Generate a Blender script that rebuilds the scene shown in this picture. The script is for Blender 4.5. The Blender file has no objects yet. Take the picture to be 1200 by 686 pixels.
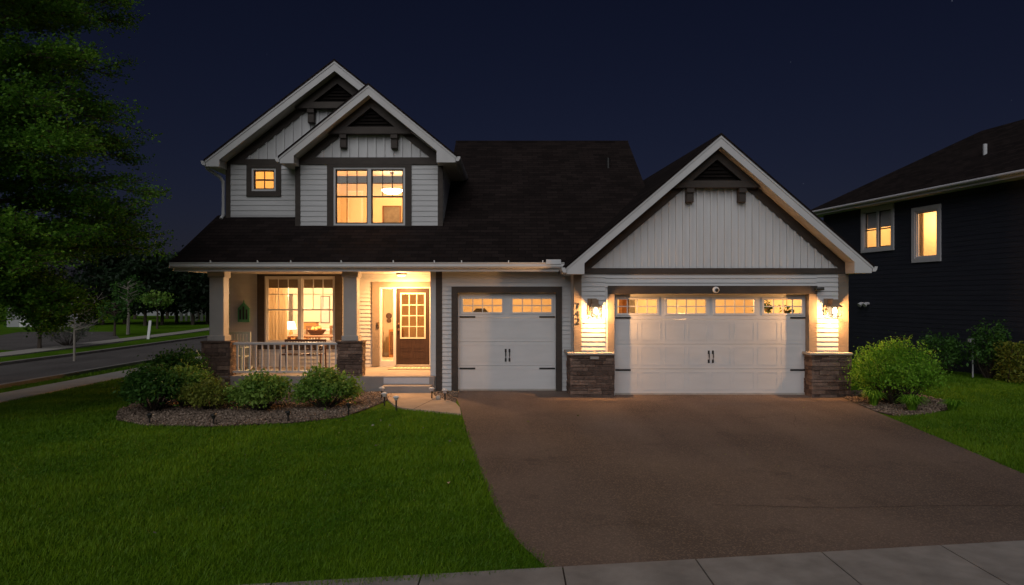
import bpy, math, random
import numpy as np
from mathutils import Vector, Matrix

SC = bpy.context.scene
COL = SC.collection
R = math.radians
random.seed(11)

# ------------------------------------------------------------------ measuring helpers
F, H = 823.0, 2.25                      # focal length in photo pixels, eye height in metres
def X(px, y): return (px - 600.0) * y / F
def Z(py, y): return H + (350.0 - py) * y / F

# ------------------------------------------------------------------ materials
def new_mat(name):
    m = bpy.data.materials.new(name); m.use_nodes = True
    nt = m.node_tree; nt.nodes.clear()
    out = nt.nodes.new('ShaderNodeOutputMaterial')
    return m, nt, out
def N(nt, typ, **kw):
    n = nt.nodes.new(typ)
    for k, v in kw.items():
        if k.startswith('i_'):
            n.inputs[k[2:].replace('_', ' ')].default_value = v
        else: setattr(n, k, v)
    return n
def c4(c): return (c[0], c[1], c[2], 1.0)

def surf(name, a, b=None, scale=6.0, rough=.7, bump=.15, bscale=60.0, stretch=(1, 1, 1), tint=False, spec=.3,
         metal=0.0, c=None, detail=5.0, bdist=.01):
    """Principled surface: colour a..b mixed by noise (plus a per-face tint), fine bump."""
    m, nt, out = new_mat(name)
    p = N(nt, 'ShaderNodeBsdfPrincipled'); L = nt.links.new
    p.inputs['Roughness'].default_value = rough
    p.inputs['Specular IOR Level'].default_value = spec
    p.inputs['Metallic'].default_value = metal
    tc = N(nt, 'ShaderNodeTexCoord'); mp = N(nt, 'ShaderNodeMapping'); mp.inputs['Scale'].default_value = stretch
    L(tc.outputs['Object'], mp.inputs['Vector'])
    b = b or a
    n1 = N(nt, 'ShaderNodeTexNoise', i_Scale=scale, i_Detail=detail, i_Roughness=.6); L(mp.outputs[0], n1.inputs['Vector'])
    rmp = N(nt, 'ShaderNodeMapRange'); rmp.inputs['From Min'].default_value = .3; rmp.inputs['From Max'].default_value = .7
    L(n1.outputs['Fac'], rmp.inputs['Value'])
    fac = rmp.outputs[0]
    if tint:
        at = N(nt, 'ShaderNodeAttribute', attribute_name='tint')
        ma = N(nt, 'ShaderNodeMath', operation='MULTIPLY_ADD'); ma.inputs[1].default_value = .35
        L(fac, ma.inputs[0])
        m2 = N(nt, 'ShaderNodeMath', operation='MULTIPLY'); m2.inputs[1].default_value = .65
        L(at.outputs['Fac'], m2.inputs[0]); L(m2.outputs[0], ma.inputs[2]); fac = ma.outputs[0]
    rp = N(nt, 'ShaderNodeValToRGB'); L(fac, rp.inputs['Fac'])
    rp.color_ramp.elements[0].color = c4(a); rp.color_ramp.elements[1].color = c4(b)
    if c:
        e = rp.color_ramp.elements.new(.55); e.color = c4(c)
    L(rp.outputs['Color'], p.inputs['Base Color'])
    n2 = N(nt, 'ShaderNodeTexNoise', i_Scale=bscale, i_Detail=3.0); L(mp.outputs[0], n2.inputs['Vector'])
    bp = N(nt, 'ShaderNodeBump'); bp.inputs['Strength'].default_value = bump; bp.inputs['Distance'].default_value = bdist
    L(n2.outputs['Fac'], bp.inputs['Height']); L(bp.outputs[0], p.inputs['Normal'])
    L(p.outputs[0], out.inputs['Surface'])
    return m

def leafmat(name, a, b, trans=.3):
    m, nt, out = new_mat(name); L = nt.links.new
    at = N(nt, 'ShaderNodeAttribute', attribute_name='tint')
    rp = N(nt, 'ShaderNodeValToRGB'); L(at.outputs['Fac'], rp.inputs['Fac'])
    rp.color_ramp.elements[0].color = c4(a); rp.color_ramp.elements[1].color = c4(b)
    d = N(nt, 'ShaderNodeBsdfPrincipled'); d.inputs['Roughness'].default_value = .55; d.inputs['Specular IOR Level'].default_value = .25
    t = N(nt, 'ShaderNodeBsdfTranslucent')
    L(rp.outputs[0], d.inputs['Base Color']); L(rp.outputs[0], t.inputs['Color'])
    mx = N(nt, 'ShaderNodeMixShader'); mx.inputs[0].default_value = trans
    L(d.outputs[0], mx.inputs[1]); L(t.outputs[0], mx.inputs[2]); L(mx.outputs[0], out.inputs['Surface'])
    return m

def emit(name, col, s):
    m, nt, out = new_mat(name)
    e = N(nt, 'ShaderNodeEmission'); e.inputs['Color'].default_value = c4(col); e.inputs['Strength'].default_value = s
    nt.links.new(e.outputs[0], out.inputs['Surface']); return m

def glassmat(name, refl=.07, col=(1, 1, 1)):
    m, nt, out = new_mat(name)
    t = N(nt, 'ShaderNodeBsdfTransparent'); t.inputs['Color'].default_value = c4(col)
    g = N(nt, 'ShaderNodeBsdfGlossy'); g.inputs['Roughness'].default_value = .03
    mx = N(nt, 'ShaderNodeMixShader'); mx.inputs[0].default_value = refl
    nt.links.new(t.outputs[0], mx.inputs[1]); nt.links.new(g.outputs[0], mx.inputs[2]); nt.links.new(mx.outputs[0], out.inputs['Surface'])
    return m

M = {}
M['siding'] = surf('lap siding', (.55, .54, .53), (.61, .60, .59), scale=1.3, rough=.6, bump=.12, bscale=25, stretch=(1, 1, 8))
M['batten'] = surf('board and batten', (.60, .59, .58), (.66, .65, .64), scale=1.5, rough=.6, bump=.08, bscale=30, stretch=(6, 1, 1))
M['white_trim'] = surf('pale trim paint', (.55, .535, .52), (.62, .605, .59), scale=2.5, rough=.5, bump=.06)
M['dark_trim'] = surf('dark brown trim', (.048, .037, .030), (.068, .053, .043), scale=3, rough=.6, bump=.15, stretch=(1, 1, 3))
M['tan_trim'] = surf('tan trim', (.22, .175, .135), (.27, .215, .165), scale=3, rough=.6, bump=.1)
M['garage'] = surf('garage door paint', (.60, .585, .57), (.66, .645, .63), scale=1.2, rough=.45, bump=.1, bscale=90, stretch=(1, 1, 4))
M['column'] = surf('column paint', (.36, .335, .31), (.42, .39, .36), scale=2, rough=.6, bump=.06)
M['soffit'] = surf('soffit', (.58, .53, .46), (.62, .57, .50), scale=2, rough=.6, bump=.08, stretch=(8, 1, 1))
M['shingle'] = None
M['stone'] = surf('ledge stone', (.055, .036, .028), (.30, .205, .155), scale=9, rough=.9, bump=.9, bscale=35, tint=True, bdist=.03, c=(.145, .097, .075))
M['cap'] = surf('stone cap', (.36, .32, .28), (.45, .41, .36), scale=5, rough=.85, bump=.4)
M['concrete'] = surf('concrete', (.20, .178, .16), (.34, .305, .275), scale=2.6, rough=.9, bump=.35, bscale=70, detail=9)
M['slab'] = surf('porch slab concrete', (.25, .22, .20), (.32, .285, .26), scale=2, rough=.85, bump=.3, bscale=60, detail=8)
M['rail'] = surf('railing paint', (.55, .53, .51), (.6, .58, .56), rough=.45, bump=.04)
M['black'] = surf('black metal', (.015, .014, .013), (.025, .023, .02), rough=.45, bump=.1, spec=.5)
M['bronze'] = surf('bronze metal', (.10, .06, .035), (.16, .10, .06), rough=.45, bump=.1, metal=.3)
M['louvre'] = surf('louvre', (.012, .009, .008), (.018, .014, .012), rough=.8, bump=.1, spec=.1)
M['door'] = surf('brown door', (.034, .018, .012), (.050, .027, .018), scale=2, rough=.45, bump=.15, stretch=(10, 1, 1))
M['bench'] = surf('bench wood', (.06, .028, .018), (.11, .055, .032), scale=4, rough=.55, bump=.2)
M['chairpaint'] = surf('rocker paint', (.42, .48, .42), (.5, .55, .48), rough=.5, bump=.1)
M['plaque'] = surf('green metal', (.07, .27, .14), (.10, .34, .19), rough=.45, bump=.2)
M['mat'] = surf('door mat', (.30, .24, .17), (.50, .42, .30), scale=55, rough=1, bump=.8, bscale=160)
M['wallcream'] = surf('interior wall', (.66, .55, .40), (.70, .59, .44), scale=1, rough=.8, bump=.05)
M['wallwhite'] = surf('interior white', (.72, .66, .55), (.76, .70, .58), scale=1, rough=.8, bump=.05)
M['floorwood'] = surf('interior floor', (.25, .14, .07), (.34, .20, .11), scale=3, rough=.5, bump=.1, stretch=(1, 8, 1))
M['wood'] = surf('orange wood', (.33, .13, .035), (.48, .21, .07), scale=2, rough=.5, bump=.1, stretch=(1, 1, 6))
M['walnut'] = surf('dark wood', (.10, .045, .025), (.16, .08, .04), scale=3, rough=.5, bump=.1)
M['curtain'] = leafmat('curtain cloth', (.62, .52, .38), (.70, .60, .45), .62)
M['blind'] = surf('roman shade', (.20, .15, .09), (.27, .20, .12), scale=20, rough=.9, bump=.3, stretch=(1, 1, 6))
M['lightblind'] = leafmat('pale blind', (.75, .62, .40), (.80, .68, .46), trans=.5)
M['picture'] = surf('dark print', (.10, .085, .075), (.17, .145, .125), scale=5, rough=.6)
M['rug'] = surf('pale cream', (.50, .45, .37), (.60, .54, .45), scale=12, rough=1, bump=.5)
M['white'] = surf('white enamel', (.74, .73, .71), (.8, .79, .77), rough=.4, bump=.03)
M['pipe'] = surf('white pvc', (.55, .55, .55), (.65, .65, .65), rough=.5)
M['darksiding'] = surf('dark navy siding', (.024, .025, .036), (.033, .034, .046), scale=1, rough=.65, bump=.15, stretch=(1, 1, 8))
M['graytrim'] = surf('grey trim', (.52, .50, .51), (.58, .56, .57), rough=.6, bump=.1)
M['glass'] = glassmat('window glass')
M['doorglass'] = glassmat('obscured door glass', .06, (.32, .25, .17))
M['walklit'] = surf('lamp-warmed walk concrete', (.34, .26, .19), (.46, .36, .27), scale=2.2, rough=.9, bump=.35, bscale=70, detail=9)  # concrete made tan and brighter: the porch lamp's warm light, put into its colour
M['sconce'] = surf('lamp-lit bronze', (.20, .13, .08), (.28, .19, .12), rough=.5, bump=.1)  # bronze lightened, the lantern's own light on its body painted into the colour
M['glow'] = emit('warm glass glow', (1, .70, .36), 7.0)
M['bulb'] = emit('lamp glow', (1, .74, .42), 16.0)
M['shadeglow'] = emit('lamp shade glow', (1, .72, .40), 5.0)
M['bark'] = surf('bark', (.05, .038, .028), (.11, .085, .065), scale=8, rough=.95, bump=.8, bscale=25, stretch=(3, 3, .6), bdist=.03)
M['palebark'] = surf('pale bark', (.26, .23, .19), (.36, .32, .27), scale=8, rough=.9, bump=.4)
M['maple'] = leafmat('maple leaves', (.040, .145, .012), (.19, .38, .04), .48)
M['darkleaf'] = leafmat('dark leaves', (.024, .085, .012), (.085, .19, .03), .25)
M['shrubleaf'] = leafmat('shrub leaves', (.06, .18, .02), (.28, .40, .07), .3)
M['yellowleaf'] = leafmat('yellow green leaves', (.10, .15, .016), (.30, .31, .05), .3)
M['limeleaf'] = leafmat('bright willow leaves', (.075, .24, .010), (.29, .52, .045), .35)
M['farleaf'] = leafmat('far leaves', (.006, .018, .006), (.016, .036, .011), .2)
M['blossom'] = leafmat('blossom', (.12, .13, .11), (.30, .30, .26), .2)
M['blade'] = leafmat('grass blades', (.058, .150, .004), (.168, .295, .012), .3)
M['gravel'] = surf('gravel stones', (.11, .078, .058), (.46, .35, .265), scale=5, rough=.95, bump=.4, tint=True, c=(.20, .145, .105))
M['mulch'] = surf('bed soil', (.05, .035, .027), (.12, .085, .065), scale=14, rough=1, bump=.9, bscale=60, bdist=.03)
M['housefar'] = surf('pale far siding', (.34, .34, .34), (.4, .4, .4), scale=1, rough=.7, stretch=(1, 1, 8))

def shingle_mat():
    m, nt, out = new_mat('roof shingles'); L = nt.links.new
    p = N(nt, 'ShaderNodeBsdfPrincipled'); p.inputs['Roughness'].default_value = .95; p.inputs['Specular IOR Level'].default_value = .12
    tc = N(nt, 'ShaderNodeTexCoord'); sp = N(nt, 'ShaderNodeSeparateXYZ'); L(tc.outputs['Object'], sp.inputs[0])
    ad = N(nt, 'ShaderNodeMath', operation='ADD'); L(sp.outputs['X'], ad.inputs[0])
    y5 = N(nt, 'ShaderNodeMath', operation='MULTIPLY'); y5.inputs[1].default_value = .0; L(sp.outputs['Y'], y5.inputs[0]); L(y5.outputs[0], ad.inputs[1])
    cb = N(nt, 'ShaderNodeCombineXYZ'); L(ad.outputs[0], cb.inputs['X']); L(sp.outputs['Z'], cb.inputs['Y'])
    br = N(nt, 'ShaderNodeTexBrick'); br.inputs['Scale'].default_value = 1.0
    br.inputs['Brick Width'].default_value = .32; br.inputs['Row Height'].default_value = .085; br.inputs['Mortar Size'].default_value = .006
    br.inputs['Color1'].default_value = (.013, .009, .008, 1); br.inputs['Color2'].default_value = (.026, .018, .016, 1); br.inputs['Mortar'].default_value = (.006, .004, .004, 1)
    L(cb.outputs[0], br.inputs['Vector'])
    nz = N(nt, 'ShaderNodeTexNoise', i_Scale=1.2, i_Detail=6.0); L(tc.outputs['Object'], nz.inputs['Vector'])
    mr = N(nt, 'ShaderNodeMapRange'); mr.inputs['To Min'].default_value = .6; mr.inputs['To Max'].default_value = 1.35; L(nz.outputs['Fac'], mr.inputs['Value'])
    mu = N(nt, 'ShaderNodeVectorMath', operation='SCALE'); L(br.outputs['Color'], mu.inputs[0]); L(mr.outputs[0], mu.inputs['Scale'])
    L(mu.outputs[0], p.inputs['Base Color'])
    g = N(nt, 'ShaderNodeTexNoise', i_Scale=140.0, i_Detail=2.0); L(tc.outputs['Object'], g.inputs['Vector'])
    hs = N(nt, 'ShaderNodeMath', operation='ADD'); L(g.outputs['Fac'], hs.inputs[0]); L(br.outputs['Fac'], hs.inputs[1])
    bp = N(nt, 'ShaderNodeBump'); bp.inputs['Strength'].default_value = .5; bp.inputs['Distance'].default_value = .01
    L(hs.outputs[0], bp.inputs['Height']); L(bp.outputs[0], p.inputs['Normal'])
    L(p.outputs[0], out.inputs['Surface']); return m
M['shingle'] = shingle_mat()

def asphalt_mat(name, a, b, grain=.5):
    m, nt, out = new_mat(name); L = nt.links.new
    p = N(nt, 'ShaderNodeBsdfPrincipled'); p.inputs['Roughness'].default_value = .85; p.inputs['Specular IOR Level'].default_value = .25
    tc = N(nt, 'ShaderNodeTexCoord')
    big = N(nt, 'ShaderNodeTexNoise', i_Scale=.45, i_Detail=4.0); L(tc.outputs['Object'], big.inputs['Vector'])
    mp = N(nt, 'ShaderNodeMapping'); mp.inputs['Scale'].default_value = (1.1, .12, 1); L(tc.outputs['Object'], mp.inputs['Vector'])
    streak = N(nt, 'ShaderNodeTexNoise', i_Scale=1.0, i_Detail=4.0); L(mp.outputs[0], streak.inputs['Vector'])
    fine = N(nt, 'ShaderNodeTexVoronoi', i_Scale=85.0); L(tc.outputs['Object'], fine.inputs['Vector'])
    fn = N(nt, 'ShaderNodeTexNoise', i_Scale=60.0, i_Detail=4.0); L(tc.outputs['Object'], fn.inputs['Vector'])
    a1 = N(nt, 'ShaderNodeMath', operation='ADD'); L(big.outputs['Fac'], a1.inputs[0]); L(streak.outputs['Fac'], a1.inputs[1])
    a2 = N(nt, 'ShaderNodeMath', operation='MULTIPLY_ADD'); a2.inputs[1].default_value = .35; L(fn.outputs['Fac'], a2.inputs[0]); L(a1.outputs[0], a2.inputs[2])
    mr = N(nt, 'ShaderNodeMapRange'); mr.inputs['From Min'].default_value = .85; mr.inputs['From Max'].default_value = 1.5; L(a2.outputs[0], mr.inputs['Value'])
    mx = N(nt, 'ShaderNodeMix', data_type='RGBA'); mx.inputs[6].default_value = c4(a); mx.inputs[7].default_value = c4(b); L(mr.outputs[0], mx.inputs[0])
    # scattered pale aggregate
    th = N(nt, 'ShaderNodeSeparateColor'); L(fine.outputs['Color'], th.inputs[0])
    gr = N(nt, 'ShaderNodeMapRange'); gr.inputs['From Min'].default_value = .72; gr.inputs['From Max'].default_value = 1.0; gr.inputs['To Max'].default_value = grain; L(th.outputs[0], gr.inputs['Value'])
    m2 = N(nt, 'ShaderNodeMix', data_type='RGBA'); m2.inputs[7].default_value = (b[0]*2.2, b[1]*2.1, b[2]*2.0, 1); L(gr.outputs[0], m2.inputs[0]); L(mx.outputs[2], m2.inputs[6])
    L(m2.outputs[2], p.inputs['Base Color'])
    sn = N(nt, 'ShaderNodeTexNoise', i_Scale=.8, i_Detail=6.0, i_Roughness=.7); L(tc.outputs['Object'], sn.inputs['Vector'])   # old stains
    sr = N(nt, 'ShaderNodeMapRange'); sr.inputs['From Min'].default_value = .56; sr.inputs['From Max'].default_value = .68; sr.inputs['To Max'].default_value = .42; L(sn.outputs['Fac'], sr.inputs['Value'])
    m3 = N(nt, 'ShaderNodeMix', data_type='RGBA'); m3.inputs[7].default_value = (a[0]*.5, a[1]*.5, a[2]*.5, 1); L(sr.outputs[0], m3.inputs[0]); L(m2.outputs[2], m3.inputs[6])
    L(m3.outputs[2], p.inputs['Base Color'])
    bp = N(nt, 'ShaderNodeBump'); bp.inputs['Strength'].default_value = .7; bp.inputs['Distance'].default_value = .012
    L(fine.outputs['Distance'], bp.inputs['Height']); L(bp.outputs[0], p.inputs['Normal'])
    L(p.outputs[0], out.inputs['Surface']); return m
M['asphalt'] = asphalt_mat('driveway asphalt', (.098, .069, .054), (.190, .138, .110))
M['road'] = asphalt_mat('street asphalt', (.095, .084, .077), (.145, .13, .12))
M['palewalk'] = surf('pale walk concrete', (.40, .36, .31), (.52, .47, .41), scale=1.6, rough=.9, bump=.3, bscale=70, detail=9)

def lawn_mat():
    m, nt, out = new_mat('lawn turf'); L = nt.links.new
    p = N(nt, 'ShaderNodeBsdfPrincipled'); p.inputs['Roughness'].default_value = .95; p.inputs['Specular IOR Level'].default_value = .05
    tc = N(nt, 'ShaderNodeTexCoord')
    a = N(nt, 'ShaderNodeTexNoise', i_Scale=.9, i_Detail=5.0); L(tc.outputs['Object'], a.inputs['Vector'])
    b = N(nt, 'ShaderNodeTexNoise', i_Scale=40.0, i_Detail=4.0); L(tc.outputs['Object'], b.inputs['Vector'])
    ad = N(nt, 'ShaderNodeMath', operation='ADD'); L(a.outputs['Fac'], ad.inputs[0]); L(b.outputs['Fac'], ad.inputs[1])
    rp = N(nt, 'ShaderNodeValToRGB'); mr = N(nt, 'ShaderNodeMapRange'); mr.inputs['From Min'].default_value = .7; mr.inputs['From Max'].default_value = 1.3
    L(ad.outputs[0], mr.inputs['Value']); L(mr.outputs[0], rp.inputs['Fac'])
    rp.color_ramp.elements[0].color = (.042, .105, .004, 1); rp.color_ramp.elements[1].color = (.11, .215, .010, 1)
    L(rp.outputs[0], p.inputs['Base Color'])
    bp = N(nt, 'ShaderNodeBump'); bp.inputs['Strength'].default_value = .9; bp.inputs['Distance'].default_value = .04
    L(b.outputs['Fac'], bp.inputs['Height']); L(bp.outputs[0], p.inputs['Normal'])
    L(p.outputs[0], out.inputs['Surface']); return m
M['lawn'] = lawn_mat()

# ------------------------------------------------------------------ mesh building
def wloc(o):
    v = Vector((0, 0, 0))
    while o is not None:
        v += o.location; o = o.parent
    return v

class MB:
    def __init__(s): s.v = []; s.f = []; s.t = []
    def add(s, vs, fs, tint=.5):
        n = len(s.v); s.v += [tuple(p) for p in vs]
        for f in fs: s.f.append(tuple(i + n for i in f)); s.t.append(tint)
        return s
    def box(s, x0, x1, y0, y1, z0, z1, tint=.5, ch=0.0):
        if x1 < x0: x0, x1 = x1, x0
        if y1 < y0: y0, y1 = y1, y0
        if z1 < z0: z0, z1 = z1, z0
        if ch > 0:                               # chamfered front edges (towards -y)
            return s.prism([(x0, z0), (x1, z0), (x1, z1), (x0, z1)], y0, y1, tint, ch)
        vs = [(x0, y0, z0), (x1, y0, z0), (x1, y1, z0), (x0, y1, z0), (x0, y0, z1), (x1, y0, z1), (x1, y1, z1), (x0, y1, z1)]
        return s.add(vs, [(0, 3, 2, 1), (4, 5, 6, 7), (0, 1, 5, 4), (1, 2, 6, 5), (2, 3, 7, 6), (3, 0, 4, 7)], tint)
    def prism(s, poly, y0, y1, tint=.5, ch=0.0):
        """polygon in XZ (counter-clockwise seen from -y) extruded from y0 to y1"""
        n = len(poly)
        area = sum(poly[i][0]*poly[(i+1) % n][1] - poly[(i+1) % n][0]*poly[i][1] for i in range(n))
        if area < 0: poly = poly[::-1]
        if ch > 0:
            cx = sum(p[0] for p in poly)/n; cz = sum(p[1] for p in poly)/n
            inn = [(p[0] + (ch if p[0] < cx else -ch), p[1] + (ch if p[1] < cz else -ch)) for p in poly]
            rings = [[(p[0], y0, p[1]) for p in inn], [(p[0], y0+ch, p[1]) for p in poly], [(p[0], y1, p[1]) for p in poly]]
        else:
            rings = [[(p[0], y0, p[1]) for p in poly], [(p[0], y1, p[1]) for p in poly]]
        vs = [p for r in rings for p in r]; fs = [tuple(range(n))]
        for k in range(len(rings)-1):
            for i in range(n):
                j = (i+1) % n; fs.append((k*n+i, (k+1)*n+i, (k+1)*n+j, k*n+j))
        fs.append(tuple((len(rings)-1)*n + i for i in reversed(range(n))))
        return s.add(vs, fs, tint)
    def slab(s, poly, z0, z1, tint=.5):
        """polygon in XY extruded upwards"""
        n = len(poly)
        area = sum(poly[i][0]*poly[(i+1) % n][1] - poly[(i+1) % n][0]*poly[i][1] for i in range(n))
        if area < 0: poly = poly[::-1]
        vs = [(p[0], p[1], z0) for p in poly] + [(p[0], p[1], z1) for p in poly]
        fs = [tuple(reversed(range(n))), tuple(n+i for i in range(n))] + [(i, (i+1) % n, n+(i+1) % n, n+i) for i in range(n)]
        return s.add(vs, fs, tint)
    def quad(s, a, b, c, d, tint=.5): return s.add([a, b, c, d], [(0, 1, 2, 3)], tint)
    def tube(s, pts, r, n=8, tint=.5, cap=True):
        pts = [Vector(p) for p in pts]; k = len(pts)
        rs = r if isinstance(r, (list, tuple)) else [r]*k
        vs, fs = [], []
        for i, p in enumerate(pts):
            d = (pts[min(i+1, k-1)] - pts[max(i-1, 0)]).normalized()
            u = d.cross(Vector((0, 0, 1)));
            if u.length < 1e-3: u = Vector((1, 0, 0))
            u.normalize(); w = d.cross(u)
            for j in range(n):
                a = 2*math.pi*j/n; vs.append(p + (u*math.cos(a) + w*math.sin(a))*rs[i])
        for i in range(k-1):
            for j in range(n):
                q = (j+1) % n; fs.append((i*n+j, i*n+q, (i+1)*n+q, (i+1)*n+j))
        if cap: fs.append(tuple(reversed(range(n)))); fs.append(tuple((k-1)*n+j for j in range(n)))
        return s.add(vs, fs, tint)
    def lathe(s, c, prof, n=16, tint=.5):
        """profile [(r, z)] around the vertical through c"""
        vs, fs = [], []; k = len(prof)
        for r, z in prof:
            for j in range(n):
                a = 2*math.pi*j/n; vs.append((c[0]+r*math.cos(a), c[1]+r*math.sin(a), c[2]+z))
        for i in range(k-1):
            for j in range(n):
                q = (j+1) % n; fs.append((i*n+j, i*n+q, (i+1)*n+q, (i+1)*n+j))
        fs.append(tuple(reversed(range(n)))); fs.append(tuple((k-1)*n+j for j in range(n)))
        return s.add(vs, fs, tint)
    def build(s, name, mat, parent=None, smooth=False, local=False):
        off = Vector((0, 0, 0)) if (local or parent is None) else wloc(parent)
        me = bpy.data.meshes.new(name)
        me.from_pydata([(p[0]-off.x, p[1]-off.y, p[2]-off.z) for p in s.v], [], s.f)
        at = me.attributes.new('tint', 'FLOAT', 'FACE'); at.data.foreach_set('value', s.t)
        me.materials.append(mat)
        if smooth: me.polygons.foreach_set('use_smooth', [True]*len(me.polygons))
        me.update()
        o = bpy.data.objects.new(name, me); COL.objects.link(o)
        if parent is not None: o.parent = parent
        return o

def np_mesh(name, V, Fc, mat, tint, parent=None, smooth=False, off=None):
    """fast mesh from numpy arrays: V (n,3), Fc (m,k)"""
    V = np.asarray(V, np.float32)
    if parent is not None and off is None: off = np.array(wloc(parent))
    if off is not None: V = V - np.asarray(off, np.float32)
    m, k = Fc.shape
    me = bpy.data.meshes.new(name)
    me.vertices.add(len(V)); me.vertices.foreach_set('co', V.astype(np.float32).ravel())
    me.loops.add(m*k); me.loops.foreach_set('vertex_index', Fc.astype(np.int32).ravel())
    me.polygons.add(m); me.polygons.foreach_set('loop_start', np.arange(0, m*k, k, dtype=np.int32))
    at = me.attributes.new('tint', 'FLOAT', 'FACE'); at.data.foreach_set('value', np.asarray(tint, np.float32))
    me.materials.append(mat); me.update(calc_edges=True)
    if smooth: me.polygons.foreach_set('use_smooth', np.ones(m, bool))
    o = bpy.data.objects.new(name, me); COL.objects.link(o)
    if parent is not None: o.parent = parent
    return o

def tag(o, label=None, cat=None, group=None, kind=None):
    if label: o['label'] = label
    if cat: o['category'] = cat
    if group: o['group'] = group
    if kind: o['kind'] = kind
    return o
def thing(name, label, cat, loc=(0, 0, 0), group=None, rz=0):
    o = bpy.data.objects.new(name, None); COL.objects.link(o); o.location = loc; o.rotation_euler = (0, 0, rz)
    o.empty_display_size = .2
    return tag(o, label, cat, group)

def point_light(name, loc, power, col=(1, .66, .33), r=.06):
    l = bpy.data.lights.new(name, 'POINT'); l.energy = power; l.color = col; l.shadow_soft_size = r
    o = bpy.data.objects.new(name, l); COL.objects.link(o); o.location = loc; return o

# ------------------------------------------------------------------ the setting
def sheet(name, poly, z, mat):
    mb = MB(); mb.add([(p[0], p[1], z) for p in poly], [tuple(range(len(poly)))]); o = mb.build(name, mat); o['kind'] = 'structure'; return o
def ccw(p):
    a = sum(p[i][0]*p[(i+1) % len(p)][1] - p[(i+1) % len(p)][0]*p[i][1] for i in range(len(p)))
    return p if a > 0 else p[::-1]

ground = sheet('ground', [(-900, -60), (900, -60), (900, 1500), (-900, 1500)], 0.0, M['lawn'])
def walk_y(x): return 5.84 + .147*(x - .43)          # far edge of the front pavement

DRIVE = ccw([(-1.30, 17.12), (-1.22, 15.6), (-1.04, 14.25), (-.74, 11.6), (-.43, 9.26), (-.22, 7.8), (-.06, 6.9), (.10, 6.35), (.30, walk_y(.30)), (.55, walk_y(.55)-.0),
         (6.2, walk_y(6.2)), (6.35, 7.6), (6.55, 8.95), (6.86, 11.2), (7.15, 13.5), (7.50, 16.0), (7.55, 17.12)])
sheet('driveway', DRIVE, .008, M['asphalt'])
road_poly = ccw([(-12.9, -10), (-12.9, 26), (-13.2, 40), (-14.5, 62), (-19, 92), (-24, 90), (-18.6, 60), (-17.5, 40), (-17.1, 28), (-17.2, -10)])
sheet('road', road_poly, .004, M['road'])
sheet('front_road', [(-12.9, -8), (60, -8), (60, 2.2+.147*59.57-.4), (-12.9, 2.0-.147*13.3)], .004, M['road'])

def strip(name, left, right, z0, z1, mat):
    mb = MB(); mb.slab(left + right[::-1], z0, z1); o = mb.build(name, mat); o['kind'] = 'structure'; return o
strip('kerb', [(-12.9, -10), (-12.9, 26), (-13.2, 40), (-14.5, 62)], [(-12.72, -10), (-12.72, 26), (-13.02, 40), (-14.3, 62)], 0, .10, M['concrete'])
strip('far_kerb', [(-17.4, -10), (-17.3, 28), (-17.7, 40), (-18.8, 60)], [(-17.2, -10), (-17.1, 28), (-17.5, 40), (-18.6, 60)], 0, .10, M['concrete'])
strip('side_pavement', [(-12.0, -6), (-12.0, 26), (-12.3, 45)], [(-10.98, -6), (-10.98, 26), (-11.2, 45)], -.02, .03, M['palewalk'])
strip('far_pavement', [(-20.9, -4), (-20.8, 28), (-22.0, 45), (-24.6, 70)], [(-19.7, -4), (-19.5, 28), (-20.8, 45), (-23.2, 70)], -.02, .05, M['cap'])

mb = MB()                                            # front pavement: separate slabs with open joints
x = -7.63
while x < 13:
    x1 = x + 1.15
    mb.slab([(x+.007, walk_y(x)-1.5), (x1-.007, walk_y(x1)-1.5), (x1-.007, walk_y(x1)), (x+.007, walk_y(x))], -.03, .022)
    x = x1
o = mb.build('pavement', M['concrete']); o['kind'] = 'structure'
mb = MB(); mb.slab([(-7.6, walk_y(-7.6)-1.48), (13, walk_y(13)-1.48), (13, walk_y(13)-.02), (-7.6, walk_y(-7.6)-.02)], -.02, .006)
o = mb.build('pavement_joint', M['mulch']); o['kind'] = 'structure'

BED = ccw([(-2.75, 16.8), (-2.72, 15.7), (-2.78, 15.1), (-2.95, 14.2), (-3.2, 13.2), (-3.98, 12.6), (-5.2, 12.26), (-6.45, 12.35), (-7.3, 12.95), (-7.85, 14.0), (-8.2, 15.6), (-8.15, 17.4), (-7.4, 17.4), (-7.4, 16.8)])
sheet('planting_bed', BED, .008, M['mulch'])
BED2 = ccw([(-1.9, 16.9), (-1.75, 15.95), (-1.45, 15.4), (-1.2, 14.95), (-1.27, 16.9)])
sheet('walk_border', BED2, .012, M['mulch'])
BED3 = ccw([(7.54, 16.9), (7.5, 16.0), (7.2, 13.9), (7.3, 13.3), (8.1, 13.6), (9.0, 14.3), (9.5, 15.4), (9.4, 17.0)])
sheet('shrub_bed', BED3, .012, M['mulch'])
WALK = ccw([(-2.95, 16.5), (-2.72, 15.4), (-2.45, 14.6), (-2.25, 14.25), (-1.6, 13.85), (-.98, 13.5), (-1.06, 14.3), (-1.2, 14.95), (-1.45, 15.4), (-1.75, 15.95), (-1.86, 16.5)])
mb = MB(); mb.slab(WALK, -.02, .035); o = mb.build('front_walk', M['walklit']); o['kind'] = 'structure'
mb = MB(); mb.slab([(-1.98, 14.1), (-1.965, 14.1), (-1.66, 15.75), (-1.675, 15.75)], .030, .0362); mb.build('walk_joint', M['mulch'])['kind'] = 'structure'

# ------------------------------------------------------------------ THE HOUSE
house = thing('house', 'two-storey pale house with brown gabled roofs, stone pillars and lit windows', 'house', (0, 17.0, 0))

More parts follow.
